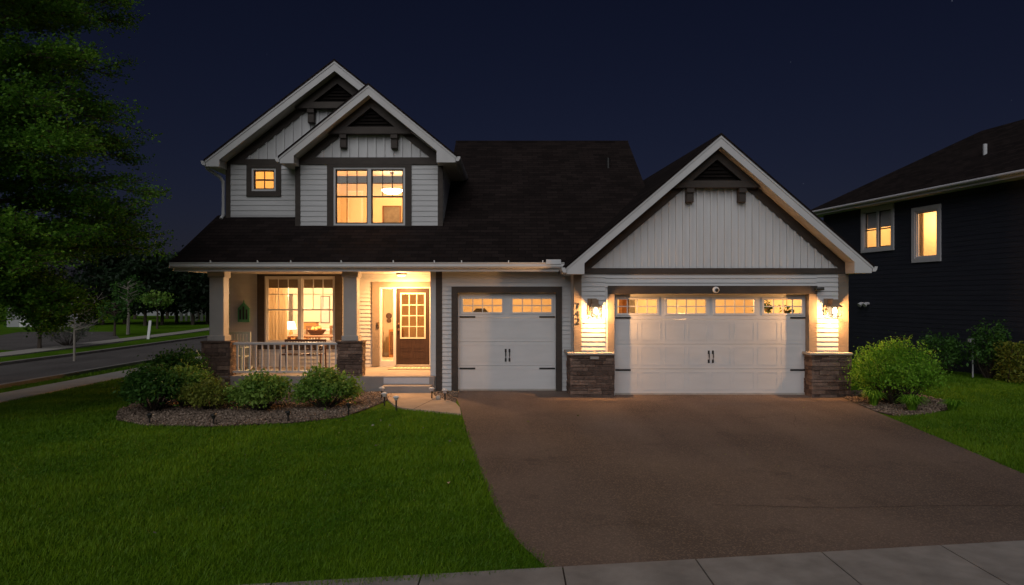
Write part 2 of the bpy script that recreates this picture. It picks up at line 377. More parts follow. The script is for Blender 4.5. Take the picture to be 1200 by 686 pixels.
def spans_minus(x0, x1, cuts):
    segs = [(x0, x1)]
    for a, b in cuts:
        nx = []
        for s, e in segs:
            if b <= s or a >= e: nx.append((s, e)); continue
            if a > s: nx.append((s, a))
            if b < e: nx.append((b, e))
        segs = nx
    return [(s, e) for s, e in segs if e - s > .004]

def lap(mb, x0, x1, z0, z1, y, openings=(), expo=.105, proud=.022):
    """clapboards: each course leans out at its lower edge"""
    z = z0
    while z < z1 - .005:
        zt = min(z+expo, z1)
        zs = sorted({z, zt} | {q for o in openings for q in (o[2], o[3]) if z < q < zt})
        for za, zb in zip(zs[:-1], zs[1:]):
            cuts = [(o[0], o[1]) for o in openings if o[2] < zb-1e-6 and o[3] > za+1e-6]
            for s, e in spans_minus(x0, x1, cuts):
                fa = 1-(za-z)/expo; fb = 1-(zb-z)/expo
                ya = y - proud*fa; yb = y - proud*fb
                mb.quad((s, ya, za), (e, ya, za), (e, yb, zb), (s, yb, zb))
                if za == z: mb.quad((s, y, za), (e, y, za), (e, ya, za), (s, ya, za))
                mb.add([(s, y, za), (s, ya, za), (s, yb, zb), (s, y, zb)], [(0, 1, 2, 3)])
                mb.add([(e, ya, za), (e, y, za), (e, y, zb), (e, yb, zb)], [(0, 1, 2, 3)])
        z = zt
def sheath(mb, x0, x1, z0, z1, y0, y1, openings=()):
    zs = sorted({z0, z1} | {q for o in openings for q in (o[2], o[3]) if z0 < q < z1})
    for za, zb in zip(zs[:-1], zs[1:]):
        cuts = [(o[0], o[1]) for o in openings if o[2] < zb-1e-6 and o[3] > za+1e-6]
        for s, e in spans_minus(x0, x1, cuts): mb.box(s, e, y0, y1, za, zb)
def siding_wall(x0, x1, z0, z1, y, openings=(), thick=.14, parent=house, mat='siding', expo=.105, local=False, proud=.022):
    mb = MB(); lap(mb, x0, x1, z0, z1, y, openings, expo, proud); sheath(mb, x0, x1, z0, z1, y+.001, y+thick, openings)
    return mb.build('wall', M[mat], parent, local=local)
def trim_frame(mb, o, w, y0, y1, bottom=True, wt=None, wb=None):
    """casing around opening o = (x0,x1,z0,z1)"""
    x0, x1, z0, z1 = o; wt = wt or w; wb = wb or w
    zb = z0 - (wb if bottom else 0)
    mb.box(x0-w, x0, y0, y1, zb, z1+wt); mb.box(x1, x1+w, y0, y1, zb, z1+wt)
    mb.box(x0, x1, y0, y1, z1, z1+wt)
    if bottom: mb.box(x0, x1, y0, y1, z0-wb, z0)

def window(o, y, sashes=1, grid=(3, 2), part='top', fw=.05, depth=.10, mat='white_trim', sashmat='white_trim', parent=house, split=.5, local=False, barmat=None):
    """double-hung window(s): frame > sash, pane"""
    x0, x1, z0, z1 = o
    mb = MB(); mb.box(x0, x0+fw, y-.02, y+depth, z0, z1); mb.box(x1-fw, x1, y-.02, y+depth, z0, z1)
    mb.box(x0+fw, x1-fw, y-.02, y+depth, z1-fw, z1); mb.box(x0+fw, x1-fw, y-.03, y+depth, z0, z0+fw)
    w = (x1-x0-2*fw)/sashes
    for k in range(1, sashes):
        xm = x0+fw+w*k; mb.box(xm-.045, xm+.045, y-.022, y+depth, z0+fw, z1-fw)
    fr = mb.build('window', M[mat], parent, local=local)
    for k in range(sashes):
        a = x0+fw+w*k + (.045 if k else 0); b = x0+fw+w*(k+1) - (.045 if k < sashes-1 else 0)
        za, zb = z0+fw, z1-fw; zm = za+(zb-za)*split; t = .032
        mb = MB()
        if part != 'fixed':
            mb.box(a, b, y+.02, y+.065, zm-t*.6, zm+t*.6)
        mb.box(a, a+t, y+.03, y+.06, za, zb); mb.box(b-t, b, y+.03, y+.06, za, zb)
        mb.box(a+t, b-t, y+.03, y+.06, za, za+t); mb.box(a+t, b-t, y+.03, y+.06, zb-t, zb)
        gz0 = zm+t*.6 if part == 'top' else za+t
        gz1 = zb-t
        if part in ('top', 'all'):
            for i in range(1, grid[0]):
                xx = a+t+(b-a-2*t)*i/grid[0]; mb.box(xx-.009, xx+.009, y+.034, y+.052, gz0, gz1)
            for j in range(1, grid[1]):
                zz = gz0+(gz1-gz0)*j/grid[1]; mb.box(a+t, b-t, y+.035, y+.051, zz-.009, zz+.009)
        mb.build('sash', M[sashmat], fr, local=local)
        mb = MB(); mb.quad((a, y+.044, za), (b, y+.044, za), (b, y+.044, zb), (a, y+.044, zb)); mb.build('pane', M['glass'], fr, local=local)
    return fr

def room(x0, x1, y0, y1, z0, z1, wall='wallcream', floor='floorwood', parent=house, local=False, t=.05):
    """walls, ceiling and floor of a room; open towards the street"""
    mb = MB(); mb.box(x0-t, x0, y0, y1, z0, z1); mb.box(x1, x1+t, y0, y1, z0, z1); mb.box(x0-t, x1+t, y1, y1+t, z0, z1)
    mb.box(x0-t, x1+t, y0, y1+t, z1+.001, z1+t)
    r = mb.build('room', M[wall], parent, local=local)
    mb = MB(); mb.box(x0-t, x1+t, y0, y1+t, z0-t, z0-.001); mb.build('room_floor', M[floor], r, local=local)
    mb = MB(); mb.box(x0, x1, y1-.015, y1-.001, z0, z0+.1); mb.build('skirting', M['white'], r, local=local)
    return r

DY, GY, PY, UY, LY = 16.2, 17.0, 19.2, 18.0, 18.4      # front planes: double garage, single garage, porch, upper bay, upper side
CEIL = 2.92; PF = .38

# --- openings
W_DIN = (X(310.6, PY), X(393, PY), Z(402.5, PY), Z(324, PY))
DOORW = (X(445, PY), X(505, PY), PF+.02, Z(336, PY))
G1 = (X(536, GY), X(651.7, GY), 0.0, Z(343.3, GY))
G2 = (X(719.7, DY), X(947.5, DY), 0.0, Z(344.8, DY))
W_BIG = (X(391, UY), X(475, UY), Z(264.6, UY), Z(196.4, UY))
W_SM = (X(295.2, LY), X(323.8, LY), Z(224.4, LY), Z(197.4, LY))

# --- walls
siding_wall(-7.72, -1.84, PF-.1, CEIL, PY, [W_DIN, DOORW])
siding_wall(-1.69, 1.42, 0.02, CEIL, GY, [G1])
siding_wall(1.60, 2.15, .95, 2.83, DY, [])
siding_wall(X(957, DY), X(982, DY), .95, 2.83, DY, [])
siding_wall(2.15, X(957, DY), Z(337, DY), 2.83, DY, [])
siding_wall(-7.47, -5.55, 4.15, 5.78, LY, [W_SM], expo=.135, proud=.015)
siding_wall(-5.42, -1.90, 3.95, 5.68, UY, [W_BIG], expo=.135, proud=.015)
mb = MB()                                                   # side and rear walls
mb.box(-1.98, -1.84, GY+.02, PY, .02, CEIL)                 # porch end return
mb.box(-7.72, -7.58, PY+.14, 29, 0, 5.7); mb.box(-7.72, 3.7, 29, 29.14, 0, 3.0)
mb.box(1.42, 1.56, DY+.15, GY, 0, 2.95); mb.box(1.5, 2.37, DY+.003, DY+.14, 0, 2.85); mb.box(6.92, 7.66, DY+.003, DY+.14, 0, 2.85)
mb.box(7.55, 7.69, DY+.14, 25, 0, 2.95); mb.box(1.42, 7.69, 25, 25.14, 0, 2.95)
mb.box(-1.91, -1.77, UY+.14, 27, 3.9, 6.2); mb.box(-5.55, -5.42, UY+.02, LY, 4.0, 5.9)
mb.box(-7.47, -7.37, LY+.14, 27, 4.0, 6.0)
mb.prism([(3.56, 3.0), (3.7, 3.0), (3.7, 4.0), (3.56, 4.0)], 18.2, 29)
mb.build('wall', M['siding'], house)
# body gable at the right end of the main roof
mb = MB(); mb.add([(3.70, 17.2, 3.0), (3.70, 28.8, 3.0), (3.70, 23.0, 7.15)], [(0, 1, 2)]); mb.build('gable_wall', M['siding'], house)

# --- corner boards and bands
for a in ((-1.84, -1.69, GY-.035, GY+.02, .0, CEIL), (-5.55, -5.42, UY-.03, UY+.10, 3.95, 5.9), (-7.49, -7.37, LY-.03, LY+.05, 4.15, 5.9),
          (-1.90, -1.77, UY-.03, UY+.10, 3.9, 5.95), (X(303, PY)-.02, X(303, PY), PY-.022, PY, PF, CEIL)):
    MB().box(*a).build('corner_board', M['dark_trim'], house)
for a in ((X(672.5, DY), 1.60, DY-.035, DY+.15, .95, 2.83), (X(982, DY), X(993.5, DY), DY-.035, DY+.15, .95, 2.83)):
    MB().box(*a).build('corner_board', M['tan_trim'], house)

# --- single and double garage surrounds
def garage_surround(o, y, wl, wt, mat):
    mb = MB(); x0, x1, z0, z1 = o
    mb.box(x0-wl, x0, y-.045, y+.20, .0, z1+wt); mb.box(x1, x1+wl, y-.045, y+.20, .0, z1+wt)
    mb.box(x0, x1, y-.045, y+.20, z1, z1+wt)
    return mb.build('garage_trim', M[mat], house)
garage_surround(G1, GY, .14, .15, 'dark_trim')
x0, x1, z0, z1 = G2
for a, b in ((x0-.15, x0), (x1, x1+.18)): MB().box(a, b, DY-.035, DY+.20, .0, z1).build('garage_trim', M['tan_trim'], house)
mb = MB(); mb.box(x0-.15, x1+.18, DY-.06, DY+.20, z1+.001, z1+.19); mb.build('garage_trim', M['dark_trim'], house)

def garage_door(o, y, wins, straps, handles, npan):
    x0, x1, z0, z1 = o; z0 = .03; yb = y+.06
    mb = MB()
    zt = wins[0][2]-.14
    secs = [z0 + (zt-z0)*k/3 for k in range(4)] + [z1]
    for k in range(4):
        a, b = secs[k]+.0025, secs[k+1]-.0025
        sheath(mb, x0+.002, x1-.002, a, b, y, yb, wins if k == 3 else [])
        if k < 3:                                             # raised panel beads
            w = (x1-x0-.12)/npan
            for i in range(npan):
                px0 = x0+.06+w*i+.045; px1 = px0+w-.09; pz0, pz1 = a+.09, b-.07; t = .014
                for q in ((px0, px1, pz0, pz0+t), (px0, px1, pz1-t, pz1), (px0, px0+t, pz0+t, pz1-t), (px1-t, px1, pz0+t, pz1-t)):
                    mb.box(q[0], q[1], y-.005, y+.001, q[2], q[3])
    mb.box(x0+.012, x1-.012, y+.0605, y+.075, z0, zt); mb.box(x0+.004, x1-.004, y+.0605, y+.08, z1-.08, z1-.001)
    d = mb.build('garage_door', M['garage'], house)
    mb = MB(); mb.box(x0+.01, x1-.01, y-.012, y+.07, .009, .05); mb.build('bottom_seal', M['cap'], d)
    for wv in wins:
        mb = MB(); a, b, c, e = wv
        trim_frame(mb, wv, .045, y-.014, y+.0)
        for i in range(1, 4):
            xx = a+(b-a)*i/4; mb.box(xx-.011, xx+.011, y-.008, y+.012, c, e)
        zz = (c+e)/2; mb.box(a, b, y-.006, y+.010, zz-.011, zz+.011)
        mb.build('window', M['garage'], d)
        mb = MB(); mb.quad((a, y+.02, c), (b, y+.02, c), (b, y+.02, e), (a, y+.02, e)); mb.build('pane', M['glass'], d)
    for s in straps:
        mb = MB(); a, b, zc, flip = s
        mb.box(a, b, y-.014, y-.001, zc-.02, zc+.02, ch=.004)
        e0 = b if flip else a
        for q in (.06, .2): mb.lathe((e0+(-q if flip else q), y-.018, zc), [(.008, -.008), (.008, .008)], 8)
        mb.build('strap_hinge', M['black'], d)
    for hx, hz0, hz1 in handles:
        mb = MB(); mb.tube([(hx, y-.002, hz0), (hx, y-.05, hz0+.03), (hx, y-.055, (hz0+hz1)/2), (hx, y-.05, hz1-.03), (hx, y-.002, hz1)], .012, 8)
        mb.box(hx-.022, hx+.022, y-.008, y, hz0-.03, hz0+.05); mb.box(hx-.022, hx+.022, y-.008, y, hz1-.05, hz1+.03)
        mb.build('handle', M['black'], d)
    return d
g1y = GY+.11; g2y = DY+.17
wz = (Z(366, g1y), Z(350.5, g1y))
garage_door(G1, g1y, [(X(542.7, g1y), X(588.3, g1y), *wz), (X(600.8, g1y), X(646, g1y), *wz)],
            [(X(538.5, g1y), X(557, g1y), Z(371.6, g1y), 0), (X(632, g1y), X(650.5, g1y), Z(371.6, g1y), 1), (X(538.5, g1y), X(557, g1y), Z(432, g1y), 0), (X(632, g1y), X(650.5, g1y), Z(432, g1y), 1)],
            [(X(592.6, g1y), Z(422.5, g1y), Z(410.5, g1y)), (X(597, g1y), Z(422.5, g1y), Z(410.5, g1y))], 4)
wz = (Z(367.3, g2y), Z(351.3, g2y))
garage_door(G2, g2y, [(X(a, g2y), X(b, g2y), *wz) for a, b in ((723.5, 770), (781.7, 827), (838.3, 883.7), (895.3, 939.5))],
            [(X(721, g2y), X(739, g2y), Z(372.6, g2y), 0), (X(926, g2y), X(944, g2y), Z(372.6, g2y), 1), (X(721, g2y), X(739, g2y), Z(433.8, g2y), 0), (X(926, g2y), X(944, g2y), Z(433.8, g2y), 1)],
            [(X(830.5, g2y), Z(424, g2y), Z(412.5, g2y)), (X(835.4, g2y), Z(424, g2y), Z(412.5, g2y))], 8)
mb = MB(); mb.box(X(944.5, g2y)+.0, X(947.4, g2y), g2y-.03, g2y-.002, .03, G2[3]); mb.build('weather_strip', M['garage'], house)

# --- ledge stone
def ledge(x0, x1, y0, y1, z0, z1, name='stone_base', seed=1):
    rg = random.Random(seed); mb = MB(); z = z0
    mb.box(x0+.03, x1-.03, y0+.03, y1-.01, z0, z1-.01, .1)
    while z < z1-.02:
        h = rg.uniform(.05, .11); zt = min(z+h, z1)
        if z1-zt < .035: zt = z1
        x = x0
        while x < x1-.001:
            w = rg.uniform(.14, .42); xe = min(x+w, x1)
            if x1-xe < .08: xe = x1
            p = rg.uniform(0, .035); t = rg.random()
            yy = y0+.03-p
            mb.prism([(x+.003, z+.003), (xe-.003, z+.003+rg.uniform(-.002, .004)), (xe-.003, zt-.003), (x+.003, zt-.003+rg.uniform(-.003, .002))], yy, y0+.08, t, ch=.006)
            x = xe
        for xs, sg in ((x0, -1), (x1, 1)):                    # the two flanks
            y = y0+.004
            while y < y1-.001:
                ye = min(y+rg.uniform(.14, .34), y1)
                if y1-ye < .07: ye = y1
                p = rg.uniform(0, .02); t = rg.random()
                if sg < 0: mb.box(xs-p, xs+.05, y+.003, ye-.003, z+.003, zt-.003, t)
                else: mb.box(xs-.05, xs+p, y+.003, ye-.003, z+.003, zt-.003, t)
                y = ye
        z = zt
    return mb.build(name, M['stone'], house)
SZ = Z(416.4, 15.95)
ledge(X(668.5, 15.95), X(719.6, 15.95), 15.95, 16.95, 0, SZ, seed=3)
ledge(X(952, 15.95), X(997.5, 15.95), 15.95, 16.6, 0, SZ, seed=4)
mb = MB(); mb.box(X(665, 15.9), X(720.3, 15.9), 15.9, 17.0, SZ+.001, SZ+.055, ch=.008); mb.build('stone_cap', M['cap'], house)
mb = MB(); mb.box(X(949.8, 15.9), X(999.5, 15.9), 15.9, 16.65, SZ+.001, SZ+.055, ch=.008); mb.build('stone_cap', M['cap'], house)
mb = MB(); mb.box(X(692, 15.9), X(702, 15.9), 15.935, 15.99, SZ-.09, SZ-.03); mb.build('outlet_plate', M['cap'], house)

# --- porch slab, steps, columns, railing
mb = MB(); mb.box(-7.62, -1.86, 16.87, PY+.1, 0, PF, ch=.01); mb.build('porch_slab', M['slab'], house)
mb = MB(); mb.box(X(448, 16.55), X(505, 16.55), 16.50, 16.87, 0, .19, ch=.01); mb.build('step', M['slab'], house)
mb = MB(); mb.box(X(447.5, 16.8)+.03, X(504, 16.8)-.03, 16.862, 16.868, .2, .35); mb.build('step_riser', M['graytrim'], house)
CZ = Z(400, 16.85)
for k, (sx0, sx1, cx0, cx1) in enumerate(((236.7, 269.3, 245.3, 262.2), (395.3, 424.2, 402.4, 418.2))):
    ledge(X(sx0, 16.85), X(sx1, 16.85), 16.85, 17.22, PF-.38 if k == 0 else PF-.0, CZ-.04, seed=7+k)
    mb = MB(); mb.box(X(sx0, 16.85)-.03, X(sx1, 16.85)+.03, 16.82, 17.25, CZ-.039, CZ, ch=.006); mb.build('stone_cap', M['stone'], house)
    a, b = X(cx0, 16.9), X(cx1, 16.9)
    mb = MB(); mb.box(a, b, 16.89, 17.21, CZ+.001, CEIL, ch=.012)
    mb.box(a-.04, b+.04, 16.865, 17.235, CZ+.001, CZ+.13, ch=.012); mb.box(a-.035, b+.035, 16.868, 17.232, CEIL-.16, CEIL, ch=.012)
    mb.build('column', M['column'], house)
mb = MB(); ry = 17.04; ra, rb = X(269, ry), X(396, ry)
mb.box(ra, rb, ry-.035, ry+.035, Z(404.2, ry), Z(401.2, ry), ch=.008); mb.box(ra, rb, ry-.025, ry+.025, PF+.07, PF+.115)
n = 18
for i in range(n):
    xx = ra+.05+(rb-ra-.1)*i/(n-1); mb.box(xx-.016, xx+.016, ry-.016, ry+.016, PF+.115, Z(404.2, ry))
mb.build('railing', M['rail'], house)

# --- porch ceiling, eave fascia and gutter
mb = MB(); mb.box(-7.94, 1.40, 16.55, PY+.2, CEIL+.001, CEIL+.03); mb.build('porch_ceiling', M['soffit'], house)
mb = MB(); mb.box(-7.95, 1.30, 16.52, 16.549, 2.885, 3.07); mb.build('fascia', M['white_trim'], house)
mb = MB()
prof = [(16.50, 2.955), (16.43, 2.965), (16.40, 3.0), (16.405, 3.05), (16.385, 3.09), (16.40, 3.095), (16.42, 3.06), (16.42, 3.01), (16.44, 2.985), (16.49, 2.98), (16.49, 3.08), (16.52, 3.08), (16.52, 2.955)]
gx0, gx1 = -8.0, 1.22
vs = [(gx0, p[0], p[1]) for p in prof] + [(gx1, p[0], p[1]) for p in prof]; k = len(prof)
mb.add(vs, [(i, i+k, (i+1) % k+k, (i+1) % k) for i in range(k)]); mb.box(gx0-.004, gx0, 16.39, 16.52, 2.96, 3.09); mb.box(gx1, gx1+.004, 16.39, 16.52, 2.96, 3.09)
gut = mb.build('gutter', M['white_trim'], house)
for px in (247, 302, 341, 400, 461, 509, 541, 596, 636):
    mb = MB(); xx = X(px, 16.4); mb.box(xx-.012, xx+.012, 16.375, 16.5, 3.096, 3.112); mb.box(xx-.012, xx+.012, 16.372, 16.384, 3.085, 3.14); mb.build('gutter_clip', M['white'], gut)
mb = MB(); mb.box(X(640, 16.4), X(657, 16.4), 16.38, 16.39, 3.05, 3.16); mb.box(X(657, 16.4), X(657, 16.4)+.008, 16.38, 16.6, 3.05, 3.16); mb.build('splash_guard', M['pipe'], gut)
mb = MB(); mb.tube([(1.16, 16.45, 2.99), (1.13, 16.42, 2.90), (1.10, 16.5, 2.84)], .03, 8); mb.build('gutter_outlet', M['dark_trim'], gut)

# --- main roof
P1 = .651; EZ, EY = 3.11, 16.44
def mz(y): return EZ + P1*(y-EY)
def roofquad(mb, pts, t=.05):
    a = [Vector(p) for p in pts]; n = len(a)
    vs = [tuple(p) for p in a] + [(p.x, p.y, p.z-t) for p in a]
    mb.add(vs, [tuple(range(n)), tuple(reversed(range(n, 2*n)))] + [(i, n+i, n+(i+1) % n, (i+1) % n) for i in range(n)])
mb = MB()
roofquad(mb, [(-8.03, EY, mz(EY)), (-5.50, EY, mz(EY)), (-5.50, LY+.08, mz(LY+.08)), (-7.74, LY+.08, mz(LY+.08))])
roofquad(mb, [(-5.498, EY, mz(EY)), (-1.842, EY, mz(EY)), (-1.842, UY+.09, mz(UY+.09)), (-5.498, UY+.09, mz(UY+.09))])
roofquad(mb, [(-1.84, EY, mz(EY)), (3.80, EY, mz(EY)), (3.80, 23.0, mz(23.0)), (-1.84, 23.0, mz(23.0))])
roofquad(mb, [(-1.84, 23.001, mz(23.0)), (3.80, 23.001, mz(23.0)), (3.80, 29.5, mz(EY)), (-1.84, 29.5, mz(EY))])
main_roof = mb.build('roof', M['shingle'], house)
mb = MB(); mb.tube([(-1.84, 23.0, mz(23)-.01), (3.8, 23.0, mz(23)-.01)], .05, 8); mb.build('ridge_cap', M['shingle'], main_roof)
mb = MB()                                                   # left rake board and porch end triangle
mb.add([(-7.97, EY+.06, 2.9), (-7.97, EY+.06, 3.08), (-7.70, LY+.05, mz(LY)-.02), (-7.70, LY+.05, 2.9)], [(0, 1, 2, 3)]); mb.build('gable_wall', M['siding'], house)
mb = MB(); mb.lathe((2.9, 21.2, mz(21.2)-.1), [(.05, 0), (.05, .35), (.06, .35), (.06, .38)], 10); mb.build('roof_vent', M['black'], main_roof)

# --- gables
def gable(xc, za, pL, pR, xL, xR, yw, ov, yback, wx0, wx1, zb, bandh, beam, brackets, rise=0.0, step=.215, lend=True, rend=True, pwid=.17):
    def top(x): return za-pL*(xc-x) if x < xc else za-pR*(x-xc)
    yr = yw-ov; S = .05; tv = .25; sh = lambda y: rise*(y-yr)
    mb = MB()                                               # shingles
    for xa in (xL, xR):
        o = .03*(-1 if xa < xc else 1); p = pL if xa < xc else pR
        q = [(xa+o, yr-.03, top(xa)-p*.03), (xc, yr-.03, za), (xc, yback, za+sh(yback)), (xa+o, yback, top(xa)-p*.03+sh(yback))]
        if xa > xc: q = [q[1], q[0], q[3], q[2]]
        roofquad(mb, q, S)
    rf = mb.build('roof', M['shingle'], house)
    mb = MB()                                               # rake boards with boxed returns
    for xa, xw, end in ((xL, wx0, lend), (xR, wx1, rend)):
        zbt = top(xa)-S-.15
        if end: poly = [(xa, top(xa)-S), (xc, za-S), (xc, za-S-tv), (xw, top(xw)-S-tv), (xw, zbt), (xa+(.02 if xa < xc else -.02), zbt)]
        else: poly = [(xa, top(xa)-S), (xc, za-S), (xc, za-S-tv), (xa, top(xa)-S-tv)]
        mb.prism(poly, yr, yr+.035)
        # a thin drip board along the top edge
        d = [(xa, top(xa)-S+.002), (xc, za-S+.002), (xc, za-S-.055), (xa, top(xa)-S-.055)]
        mb.prism(d, yr-.016, yr-.001)
    mb.build('rake_board', M['white_trim'], house)
    mb = MB()                                               # soffits
    for xa, xw, end in ((xL, wx0, lend), (xR, wx1, rend)):
        e = .035
        mb.prism([(xw, top(xw)-S-tv+.03), (xc, za-S-tv+.03), (xc, za-S-tv+.01), (xw, top(xw)-S-tv+.01)], yr+e+.001, yw+.02)
        if end:
            zbt = top(xa)-S-.15; sg = 1 if xa < xc else -1
            mb.box(xa+sg*.02, xw, yr+e+.001, yback if xa < xc or True else yw, zbt+.001, zbt+.02)
            mb.box(xw-sg*.02, xw-sg*.001, yr+e+.002, yw+.02, zbt+.021, top(xw)-S-tv+.02)
    mb.build('soffit', M['soffit'], house)
    for xa, end in ((xL, lend), (xR, rend)):
        if not end: continue
        sg = -1 if xa < xc else 1; zt = top(xa)-S; mb = MB()      # eave board and gutter along the side
        mb.box(xa-sg*.03, xa, yr+.036, yback, zt-.15, zt-.005)
        mb.prism([(xa+sg*.002, zt-.12), (xa+sg*.07, zt-.115), (xa+sg*.10, zt-.07), (xa+sg*.115, zt-.005), (xa+sg*.10, zt-.005), (xa+sg*.06, zt-.09), (xa+sg*.012, zt-.09), (xa+sg*.002, zt-.01)], yr+.0, yback)
        mb.prism([(xa+sg*.002, zt-.12), (xa+sg*.07, zt-.115), (xa+sg*.10, zt-.07), (xa+sg*.115, zt-.005), (xa+sg*.002, zt-.005)], yr-.004, yr-.001)
        mb.build('gutter', M['white_trim'], house)
    ut = lambda x: top(x)-S-tv+.01                            # underside line
    mb = MB()                                               # gable wall, battens
    mb.prism([(wx0, zb), (wx1, zb), (wx1, max(ut(wx1), zb+.01)), (xc, ut(xc)), (wx0, max(ut(wx0), zb+.01))], yw, yw+.12)
    x = wx0+step*.6
    while x < wx1-.05:
        zt = min(ut(x-.02), ut(x+.02))
        if zt > zb+.05: mb.box(x-.024, x+.024, yw-.04, yw+.001, zb, zt)
        x += step
    mb.build('gable_wall', M['batten'], house)
    fz = .27
    mb = MB()                                               # dark frieze along the rake
    for xw in (wx0, wx1):
        x_in = xc + (xw-xc)
        lo = lambda x: ut(x)-fz
        # clip the frieze where it meets the band
        p = pL if xw < xc else pR; sg = -1 if xw < xc else 1
        xl = xc + sg*(ut(xc)-fz-zb)/p; xo = xc + sg*min((ut(xc)-zb)/p, abs(xw-xc))
        mb.prism([(xc, ut(xc)-.002), (xc, ut(xc)-fz), (xl, zb+.001), (xo, zb+.001), (xo, ut(xo)-.002)], yw-.045, yw-.021)
    mb.box(wx0, wx1, yw-.05, yw+.05, zb-bandh, zb)
    mb.build('frieze', M['dark_trim'], house)
    z0, z1 = beam; d0 = yw-ov*.42; cw = .24
    mb = MB()                                               # truss: chords, tie beam
    for sg, p in ((-1, pL), (1, pR)):
        xo = xc+sg*(ut(xc)-z1)/p; xi = xc+sg*(ut(xc)-cw-z1)/p
        mb.prism([(xc, ut(xc)-.004), (xc, ut(xc)-cw), (xi, z1+.001), (xo-sg*.005, z1+.001)], d0, yw-.03)
    xb0 = xc-(ut(xc)-z0)/pL+.05; xb1 = xc+(ut(xc)-z0)/pR-.05; xt0 = xc-(ut(xc)-z1)/pL+.02; xt1 = xc+(ut(xc)-z1)/pR-.02
    mb.prism([(xb0, z0), (xb1, z0), (xt1, z1), (xt0, z1)], d0-.02, yw-.024)
    tr = mb.build('truss', M['dark_trim'], house)
    mb = MB()                                               # louvre
    mb.prism([(xc-(ut(xc)-cw-z1)/pL-.03, z1), (xc+(ut(xc)-cw-z1)/pR+.03, z1), (xc, ut(xc)-cw+.03)], yw-.06, yw-.045)
    z = z1+.01
    while z < ut(xc)-cw-.12:
        a = xc-(ut(xc)-cw-z-.06)/pL; b = xc+(ut(xc)-cw-z-.06)/pR
        mb.add([(a, yw-.11, z), (b, yw-.11, z), (b, yw-.065, z+.07), (a, yw-.065, z+.07)], [(0, 1, 2, 3)]); z += .085
    mb.build('louvre', M['louvre'], tr)
    for bx, bl in brackets:
        mb = MB(); mb.prism([(bx-pwid/2, z0-bl), (bx+pwid/2, z0-bl), (bx+pwid/2, z0-.001), (bx-pwid/2, z0-.001)], yw-.16, yw-.021, ch=.015)
        mb.box(bx-pwid/2-.0, bx+pwid/2+.0, d0+.002, yw-.16, z0-.11, z0-.001)
        mb.build('bracket', M['dark_trim'], tr)
    return rf
gable(4.674, 5.95, .855, .865, 1.22, 8.06, DY, .5, 25.3, 1.62, 7.66, Z(314.5, DY), .13, (Z(220, DY-.2), Z(212, DY-.2)), [(X(808, DY-.1), .33), (X(869, DY-.1), .33)], rise=.055, step=.16)
gable(-3.58, 7.62, .81, .815, -5.80, -1.40, UY, .5, 24.5, -5.44, -1.88, Z(185, UY), .18, (Z(157, UY-.2), Z(149, UY-.2)), [(X(402.7, UY-.1), .34), (X(462.3, UY-.1), .36)], step=.225)
gable(-4.526, 8.353, .77, .80, -7.82, -2.0, LY, .5, 26.5, -7.46, -2.3, Z(187, LY), .13, (Z(127, LY-.2), Z(119.8, LY-.2)), [(X(365, LY-.1), .36)], step=.225, rend=False)

# downspout at the left corner
mb = MB(); mb.tube([(-7.88, 18.05, 5.72), (-7.86, 18.12, 5.60), (-7.62, 18.33, 5.42), (-7.55, 18.36, 5.3), (-7.55, 18.36, 4.42), (-7.58, 18.28, 4.33)], .045, 8)
mb.build('downspout', M['white_trim'], house)

# --- windows
mb = MB(); trim_frame(mb, W_BIG, .16, UY-.045, UY+.01, wt=.20, wb=.09); mb.build('window_trim', M['dark_trim'], house)
wb = window(W_BIG, UY, sashes=2, grid=(3, 2), mat='white_trim', sashmat='dark_trim')
mb = MB(); mb.box(W_BIG[0]+.06, W_BIG[1]-.06, UY+.11, UY+.13, W_BIG[3]-.40, W_BIG[3]-.20); mb.build('blind', M['blind'], wb)
mb = MB(); trim_frame(mb, W_SM, .13, LY-.045, LY+.01, wt=.21, wb=.14); mb.build('window_trim', M['dark_trim'], house)
ws = window(W_SM, LY, sashes=1, grid=(2, 2), part='all2', mat='white_trim', sashmat='dark_trim')
mb = MB(); mb.box((W_SM[0]+W_SM[1])/2-.011, (W_SM[0]+W_SM[1])/2+.011, LY+.03, LY+.06, W_SM[2]+.08, W_SM[3]-.08); mb.build('sash', M['dark_trim'], ws)
mb = MB(); trim_frame(mb, W_DIN, .20, PY-.045, PY+.01, wt=.05, wb=.16); mb.build('window_trim', M['dark_trim'], house)
wd = window(W_DIN, PY, sashes=2, grid=(3, 2), mat='white_trim', sashmat='white_trim')
for a, b in ((W_DIN[0]+.06, (W_DIN[0]+W_DIN[1])/2-.05), ((W_DIN[0]+W_DIN[1])/2+.05, W_DIN[1]-.06)):
    mb = MB(); mb.box(a, b, PY+.11, PY+.13, W_DIN[3]-.32, W_DIN[3]-.06); mb.build('blind', M['blind'], wd)

# --- front door with its sidelight
mb = MB(); trim_frame(mb, DOORW, .20, PY-.05, PY+.01, bottom=False, wt=.13); mb.build('door_trim', M['tan_trim'], house)
dx0, dx1, dz0, dz1 = X(464, PY), X(503.4, PY), PF+.06, Z(338, PY)
sl = (X(447, PY), X(461, PY), PF+.16, Z(339, PY))
mb = MB()
mb.box(DOORW[0], sl[0], PY-.01, PY+.12, PF+.02, DOORW[3]); mb.box(sl[1], dx0, PY-.01, PY+.12, PF+.02, DOORW[3]); mb.box(dx1, DOORW[1], PY-.01, PY+.12, PF+.02, DOORW[3])
mb.box(sl[0], sl[1], PY-.01, PY+.12, PF+.02, sl[2]); mb.box(sl[0], sl[1], PY-.01, PY+.12, sl[3], DOORW[3]); mb.box(dx0, dx1, PY-.01, PY+.12, dz1, DOORW[3])
df = mb.build('door_frame', M['white_trim'], house)
